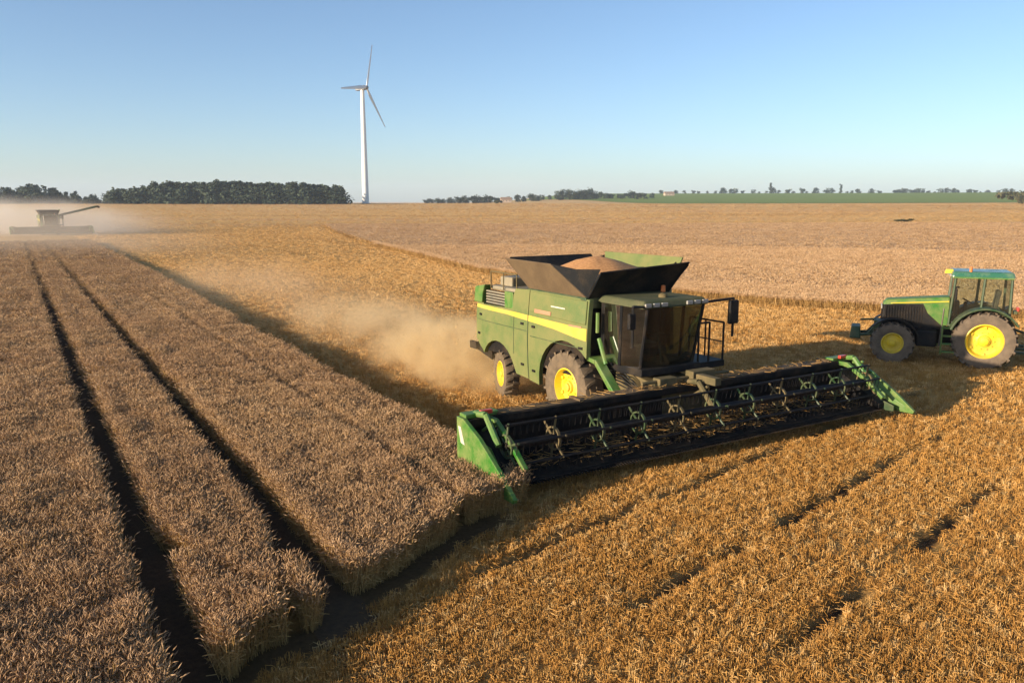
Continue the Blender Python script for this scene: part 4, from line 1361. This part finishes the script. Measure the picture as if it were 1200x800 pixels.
# ------------------------------------------------------------------ trees
def leaf_cloud(rx, ry, h0, h1, n, size, lumps):
    """many leaf-clump faces spread through a lumpy crown volume"""
    V, F = [], []
    per = n // len(lumps)
    for cx, cy, cz, r in lumps:
        for k in range(per):
            p = rng.normal(size=3); p /= np.linalg.norm(p); p *= r * rng.random() ** 0.38
            p = p * np.array((1, 1, 0.85)) + np.array((cx, cy, cz))
            nrm = rng.normal(size=3) + p * 0.15; nrm /= np.linalg.norm(nrm)
            u = np.cross(nrm, rng.normal(size=3)); u /= np.linalg.norm(u); v = np.cross(nrm, u)
            s = size * rng.uniform(0.5, 1.3)
            o = len(V)
            for a, e in ((1, 0.3), (0.2, 1), (-1, 0.1), (-0.2, -0.9)):
                V.append(tuple(p + u * a * s + v * e * s + nrm * rng.normal(0, 0.15) * s))
            F += [(o, o + 1, o + 2), (o, o + 2, o + 3)]
    return V, F


def crown_data(kind):
    if kind == 'tall':
        lumps = [(rng.normal(0, 0.9), rng.normal(0, 0.9), z, 2.2 - 0.10 * abs(z - 8)) for z in np.linspace(2.2, 14.5, 10)]
    elif kind == 'wide':
        lumps = [(rng.uniform(-3.2, 3.2), rng.uniform(-3.2, 3.2), rng.uniform(1.2, 9.2), rng.uniform(1.8, 2.9)) for k in range(13)]
    else:
        lumps = [(rng.uniform(-4.6, 4.6), rng.uniform(-3, 3), rng.uniform(1.0, 3.4), rng.uniform(1.0, 1.8)) for k in range(10)]
    V, F = leaf_cloud(0, 0, 0, 0, 700, 0.55, lumps)
    me = bpy.data.meshes.new('crown'); me.from_pydata(V, [], F); me.materials.append(M['leaf']); me.update()
    return me


def trunk_data(kind):
    b_ = MB(); h = {'tall': 11, 'wide': 7, 'low': 2}[kind]
    b_.tube((0, 0, -0.8), (0.1, 0, h * 0.5), 0.38, 0.26, 8); b_.tube((0.1, 0, h * 0.5), (0.0, 0.2, h), 0.26, 0.08, 8)
    for k in range(5):
        a = k * 1.3; z = h * (0.35 + 0.12 * k)
        b_.tube((0.05, 0, z), (math.cos(a) * 2.2, math.sin(a) * 2.2, z + 1.6), 0.13, 0.04, 6)
    me = bpy.data.meshes.new('trunk'); me.from_pydata(b_.v, [], b_.f); me.materials.append(M['bark']); me.update()
    return me


CR = {k: [crown_data(k) for _ in range(4)] for k in ('tall', 'wide', 'low')}
TR = {k: trunk_data(k) for k in CR}


def tree(name, px, d, h, kind, label, group=None, sx=1.0, m_=None, cat='tree'):
    """px: bearing given as x per unit of y"""
    y = d; x = px * d
    base = {'tall': 16.0, 'wide': 11.5, 'low': 4.4}[kind]
    t = empty(name, (x, y, float(terrain(x, y))), rng.uniform(0, 6.28))
    k = h / base
    t.scale = (k * sx, k * sx, k)
    me = CR[kind][int(rng.integers(4))]
    if m_ is not None:
        me = me.copy(); me.materials.clear(); me.materials.append(m_)
    for nm, dat in (('crown', me), ('trunk', TR[kind])):
        o = bpy.data.objects.new(nm, dat); COL.objects.link(o); o.parent = t
    tag(t, label, cat, group)
    return t


def bear(px):
    return (px - 600) / 950.0 / 1.0


# the wood on the left horizon, one mass of trees
VV, FF = [], []
off = 0
srcs = [(np.array([v.co[:] for v in me.vertices]), np.array([p.vertices[:] for p in me.polygons])) for k in ('tall', 'wide') for me in CR[k]]
hs = [16.0] * 4 + [11.5] * 4
for k in range(420):
    if k < 330:
        px = rng.uniform(140, 402); dd = rng.uniform(640, 720) if k > 120 else rng.uniform(636, 646)
        h = 16.0 + 2.5 * math.sin((px - 140) / 262 * math.pi) + rng.normal(0, 0.9)
        if px < 185: h -= 3.0
    else:
        px = rng.uniform(-140, 140); dd = rng.uniform(640, 740); h = 13.0 + 2.5 * math.sin(px / 21.0) + rng.normal(0, 1.2)
        if 40 < px < 75: h += 2.5
        if px > 95: h -= 3.0
    i = int(rng.integers(8)); V, F = srcs[i]
    s = h / hs[i]; a = rng.uniform(0, 6.28)
    P = V * np.array((s * 1.5, s * 1.5, s))
    P[:, 2] = P[:, 2] * 1.0
    # crowns of the edge trees reach down to the ground
    P[:, 2] = (np.clip(P[:, 2], 0, None) / h) ** 1.5 * h - 1.2
    P = np.stack([P[:, 0] * math.cos(a) - P[:, 1] * math.sin(a), P[:, 0] * math.sin(a) + P[:, 1] * math.cos(a), P[:, 2]], -1)
    x = bear(px) * dd; P += np.array((x, dd, float(terrain(x, dd))))
    VV.append(P); FF.append(F + off); off += len(P)
me = bpy.data.meshes.new('forest')
me.from_pydata(np.concatenate(VV).tolist(), [], np.concatenate(FF).tolist()); me.materials.append(M['leaf'])
fo = bpy.data.objects.new('forest', me); COL.objects.link(fo)
tag(fo, 'dark wood along the left horizon', 'forest', None, 'stuff')
# bare inner trunks of the wood's edge
tb = MB()
for k in range(90):
    px = rng.uniform(142, 400); dd = 650 + rng.uniform(0, 40); x = bear(px) * dd; z = float(terrain(x, dd))
    tb.tube((x, dd, z - 0.5), (x, dd, z + 9), 0.4, 0.2, 6)
tr_o = tb.build('forest_trunks', M['bark']); tag(tr_o, 'trunks inside the dark wood', 'forest', None, 'stuff')

spec = []
# (px, distance, height, kind) read off the skyline
for px in (514, 522, 530): spec.append((px, 980, 8 + rng.normal(0, 1), 'wide'))
for px in (538, 547, 556, 565, 573, 581): spec.append((px, 900, 9 + rng.normal(0, 1.2), 'wide'))
for px in (606, 614, 622, 628): spec.append((px, 1000, 8 + rng.normal(0, 1), 'wide'))
HR = [(654, 13.5), (660, 15.5), (666, 15.5), (672, 15.0), (678, 16), (684, 14), (689, 18.5), (693, 13)]
for px, h in HR: spec.append((px, 1020, h * 0.95, 'wide'))
for px in (702, 711, 716, 724, 731, 739, 748): spec.append((px, 1080, 9.5 + rng.normal(0, 2.5), 'wide'))
for px, h in ((843, 10), (852, 8), (857, 9), (898, 17), (902, 11), (919, 9), (934, 11), (950, 10), (966, 10), (979, 15), (998, 8), (1014, 9), (1042, 8), (1049, 9.5), (1055, 9), (1061, 8), (1066, 9.5), (1072, 9), (1094, 9), (1102, 10), (1109, 9), (1127, 8), (1133, 8), (1168, 9), (1175, 9)):
    spec.append((px, 1640, h * 1.3, 'tall' if h > 14 else 'wide'))
for px in np.arange(497, 760, 7.3): spec.append((px + rng.normal(0, 2), 1080 + rng.uniform(-60, 60), 5.0 + rng.uniform(0, 3.5), 'wide'))
for px in np.arange(765, 1180, 8.5): spec.append((px + rng.normal(0, 3), 1660 + rng.uniform(-30, 50), 5.5 + rng.uniform(0, 4), 'wide'))
G = 'small trees along the far horizon'
for i, (px, d, h, k) in enumerate(spec):
    if 650 <= px < 697 and h > 9.5 and not (px == 689):
        lb, g = 'bluish dark tree in the tight clump on the horizon above the combine', 'clump of trees above the combine'
    elif px == 689 and h > 14:
        lb, g = 'tallest narrow tree of the horizon clump above the combine', None
    elif px == 898:
        lb, g = 'pointed tree rising alone above the green strip on the horizon', None
    elif px == 979:
        lb, g = 'slim pale tree rising from the green strip above the tractor', None
    elif 640 <= px < 700:
        lb, g = 'low scrubby tree at the foot of the horizon clump above the combine', 'scrub below the horizon clump'
    elif px < 640:
        lb, g = 'small dark tree in the low row between turbine and clump', 'low tree row beyond the turbine'
    elif px < 760:
        lb, g = 'small hedge tree just right of the horizon clump', 'hedge trees right of the clump'
    else:
        lb, g = 'small hazy tree behind the green strip on the horizon', G
    tree('tree', bear(px), d, h, k, lb, g, 1.0 if h > 14 else 1.3)
tree('bush', bear(1189), 640, 10.5, 'low', 'broad dark olive bush at the edge of the golden field under the skyline', None, 1.15, M['leaf_warm'], 'bush')
tree('bush', bear(583), 760, 3.2, 'low', 'low brown scrub at the far field edge beside the small house', None, 1.3, M['leaf_warm'], 'bush')
tree('weed_patch', bear(1055), 236, 0.75, 'low', 'small dark patch of weeds in the far golden stubble', None, 3.4, M['leaf_warm'], 'weeds')


# ------------------------------------------------------------------ two small far houses
def house(px, d, w, label):
    x, y = bear(px) * d, d
    r = empty('farmhouse', (x, y, float(terrain(x, y))), R(12))
    tag(r, label, 'house')
    MB().box((0, 0, 1.3), (w, 6.5, 4.0)).build('wall', M['wall'], r)
    rf = MB().prism([(-3.7, 3.3), (3.7, 3.3), (0.0, 6.2)], -w / 2 - 0.4, w / 2 + 0.4)
    rf.v = [(y_, x_, z_) for x_, y_, z_ in rf.v]
    ro = rf.build('roof', M['roof_tile'], r)
    MB().box((w * 0.25, 0.5, 6.0), (0.7, 0.7, 1.4)).build('chimney', M['roof_tile'], ro)
    for k in range(3):
        fr_ = MB().box((-w * 0.32 + k * w * 0.32, -3.27, 1.9), (1.2, 0.06, 1.3)).build('window', M['white'], r)
        MB().box((-w * 0.32 + k * w * 0.32, -3.31, 1.9), (1.0, 0.03, 1.1)).build('pane', M['pane_dark'], fr_)


house(593, 960, 12, 'small pinkish farmhouse on the horizon between the low trees and the clump')
house(781, 1250, 15, 'small pale farmhouse on the horizon right of the hedge trees')


# ------------------------------------------------------------------ dust and air
def dust_mat(name, dens, scale, col=(0.86, 0.70, 0.50), soft=1.0, thr=0.40):
    m = bpy.data.materials.new(name); m.use_nodes = True
    t = m.node_tree; t.nodes.clear()
    out = N(t, 'ShaderNodeOutputMaterial')
    pv = N(t, 'ShaderNodeVolumePrincipled')
    pv.inputs['Color'].default_value = (*col, 1)
    pv.inputs['Anisotropy'].default_value = 0.15
    tc = N(t, 'ShaderNodeTexCoord')
    ln = N(t, 'ShaderNodeVectorMath', operation='LENGTH'); t.links.new(tc.outputs['Object'], ln.inputs[0])
    fo_ = N(t, 'ShaderNodeMapRange', interpolation_type='SMOOTHSTEP'); t.links.new(ln.outputs['Value'], fo_.inputs['Value'])
    fo_.inputs['From Min'].default_value = 1.0; fo_.inputs['From Max'].default_value = 0.25; fo_.inputs['To Min'].default_value = 0; fo_.inputs['To Max'].default_value = 1
    geo = N(t, 'ShaderNodeNewGeometry')
    no = N(t, 'ShaderNodeTexNoise', Scale=scale, Detail=5.0, Roughness=0.6); t.links.new(geo.outputs['Position'], no.inputs['Vector'])
    mr = N(t, 'ShaderNodeMapRange'); t.links.new(no.outputs['Fac'], mr.inputs['Value'])
    mr.inputs['From Min'].default_value = thr; mr.inputs['From Max'].default_value = 0.72
    mu = N(t, 'ShaderNodeMath', operation='MULTIPLY'); t.links.new(fo_.outputs[0], mu.inputs[0]); t.links.new(mr.outputs[0], mu.inputs[1])
    md = N(t, 'ShaderNodeMath', operation='MULTIPLY'); t.links.new(mu.outputs[0], md.inputs[0]); md.inputs[1].default_value = dens
    t.links.new(md.outputs[0], pv.inputs['Density'])
    t.links.new(pv.outputs[0], out.inputs['Volume'])
    return m


def dust(name, loc, radii, rz, m_, label):
    import bmesh
    me = bpy.data.meshes.new(name)
    bm = bmesh.new(); bmesh.ops.create_icosphere(bm, subdivisions=3, radius=1.0); bm.to_mesh(me); bm.free()
    me.materials.append(m_)
    o = bpy.data.objects.new(name, me); COL.objects.link(o)
    o.location = loc; o.scale = radii; o.rotation_euler = (0, 0, rz)
    return tag(o, label, 'dust', None, 'stuff')


cp_ = combine.matrix_basis
d1 = cp_ @ Vector((-8.2, -0.4, 0.2))
dust('dust_cloud', tuple(d1), (6.0, 4.0, 2.0), COMB_RZ, dust_mat('dust_dense', 3.4, 0.8, (0.96, 0.76, 0.44), thr=0.43), 'dense dust rolling off the ground behind the large combine')
d2 = cp_ @ Vector((-16.5, -0.2, 0.1))
dust('dust_cloud', tuple(d2), (12, 4.6, 2.1), COMB_RZ, dust_mat('dust_mid', 0.46, 0.5, (0.96, 0.77, 0.47), thr=0.41), 'pale dust spreading over the cut strip behind the large combine')
d3 = cp_ @ Vector((-36, -1.0, 0.1))
dust('dust_cloud', tuple(d3), (26, 7.5, 3.2), COMB_RZ, dust_mat('dust_thin', 0.055, 0.3, (0.96, 0.77, 0.54), thr=0.36), 'thin dust trailing far back along the crop edge')
dust('dust_cloud', (-110, 164, 1.5), (50, 26, 7.0), R(-12), dust_mat('dust_far', 0.17, 0.10, (0.94, 0.87, 0.77), thr=0.31), 'pale dust drifting around the distant combine')
dust('dust_cloud', (-66, 105, 1.0), (42, 28, 5.0), R(-30), dust_mat('dust_drift', 0.024, 0.08, (0.95, 0.84, 0.70), thr=0.28), 'faint dust hanging over the far end of the tramlines')
# chaff thrown out with the dust
sv, sf, mi_ = [], [], []
for k in range(1800):
    back = rng.gamma(1.6, 2.2); p = cp_ @ Vector((-5.6 - back, rng.normal(0, 0.9 + 0.12 * back), max(0.05, 1.2 - 0.12 * back + rng.normal(0, 0.45))))
    a = rng.normal(size=3); a /= np.linalg.norm(a); L = rng.uniform(0.02, 0.10)
    blade(sv, sf, mi_, tuple(p), tuple(np.array(p) + a * L), 0.006, 0)
me = bpy.data.meshes.new('flying_chaff'); me.from_pydata(sv, [], sf); me.materials.append(M['pale_stub'])
cs = bpy.data.objects.new('flying_chaff', me); COL.objects.link(cs)
tag(cs, 'chaff and chopped straw flying out behind the large combine', 'chaff', None, 'stuff')

m = bpy.data.materials.new('air'); m.use_nodes = True
t = m.node_tree; t.nodes.clear()
out = N(t, 'ShaderNodeOutputMaterial'); pv = N(t, 'ShaderNodeVolumePrincipled')
pv.inputs['Color'].default_value = (0.68, 0.83, 1.0, 1); pv.inputs['Density'].default_value = 0.00013
t.links.new(pv.outputs[0], out.inputs['Volume'])
hz = MB().box((0, 0, 62), (15000, 15000, 170)).build('haze', m)
tag(hz, 'pale haze in the air over the fields', 'haze', None, 'stuff')
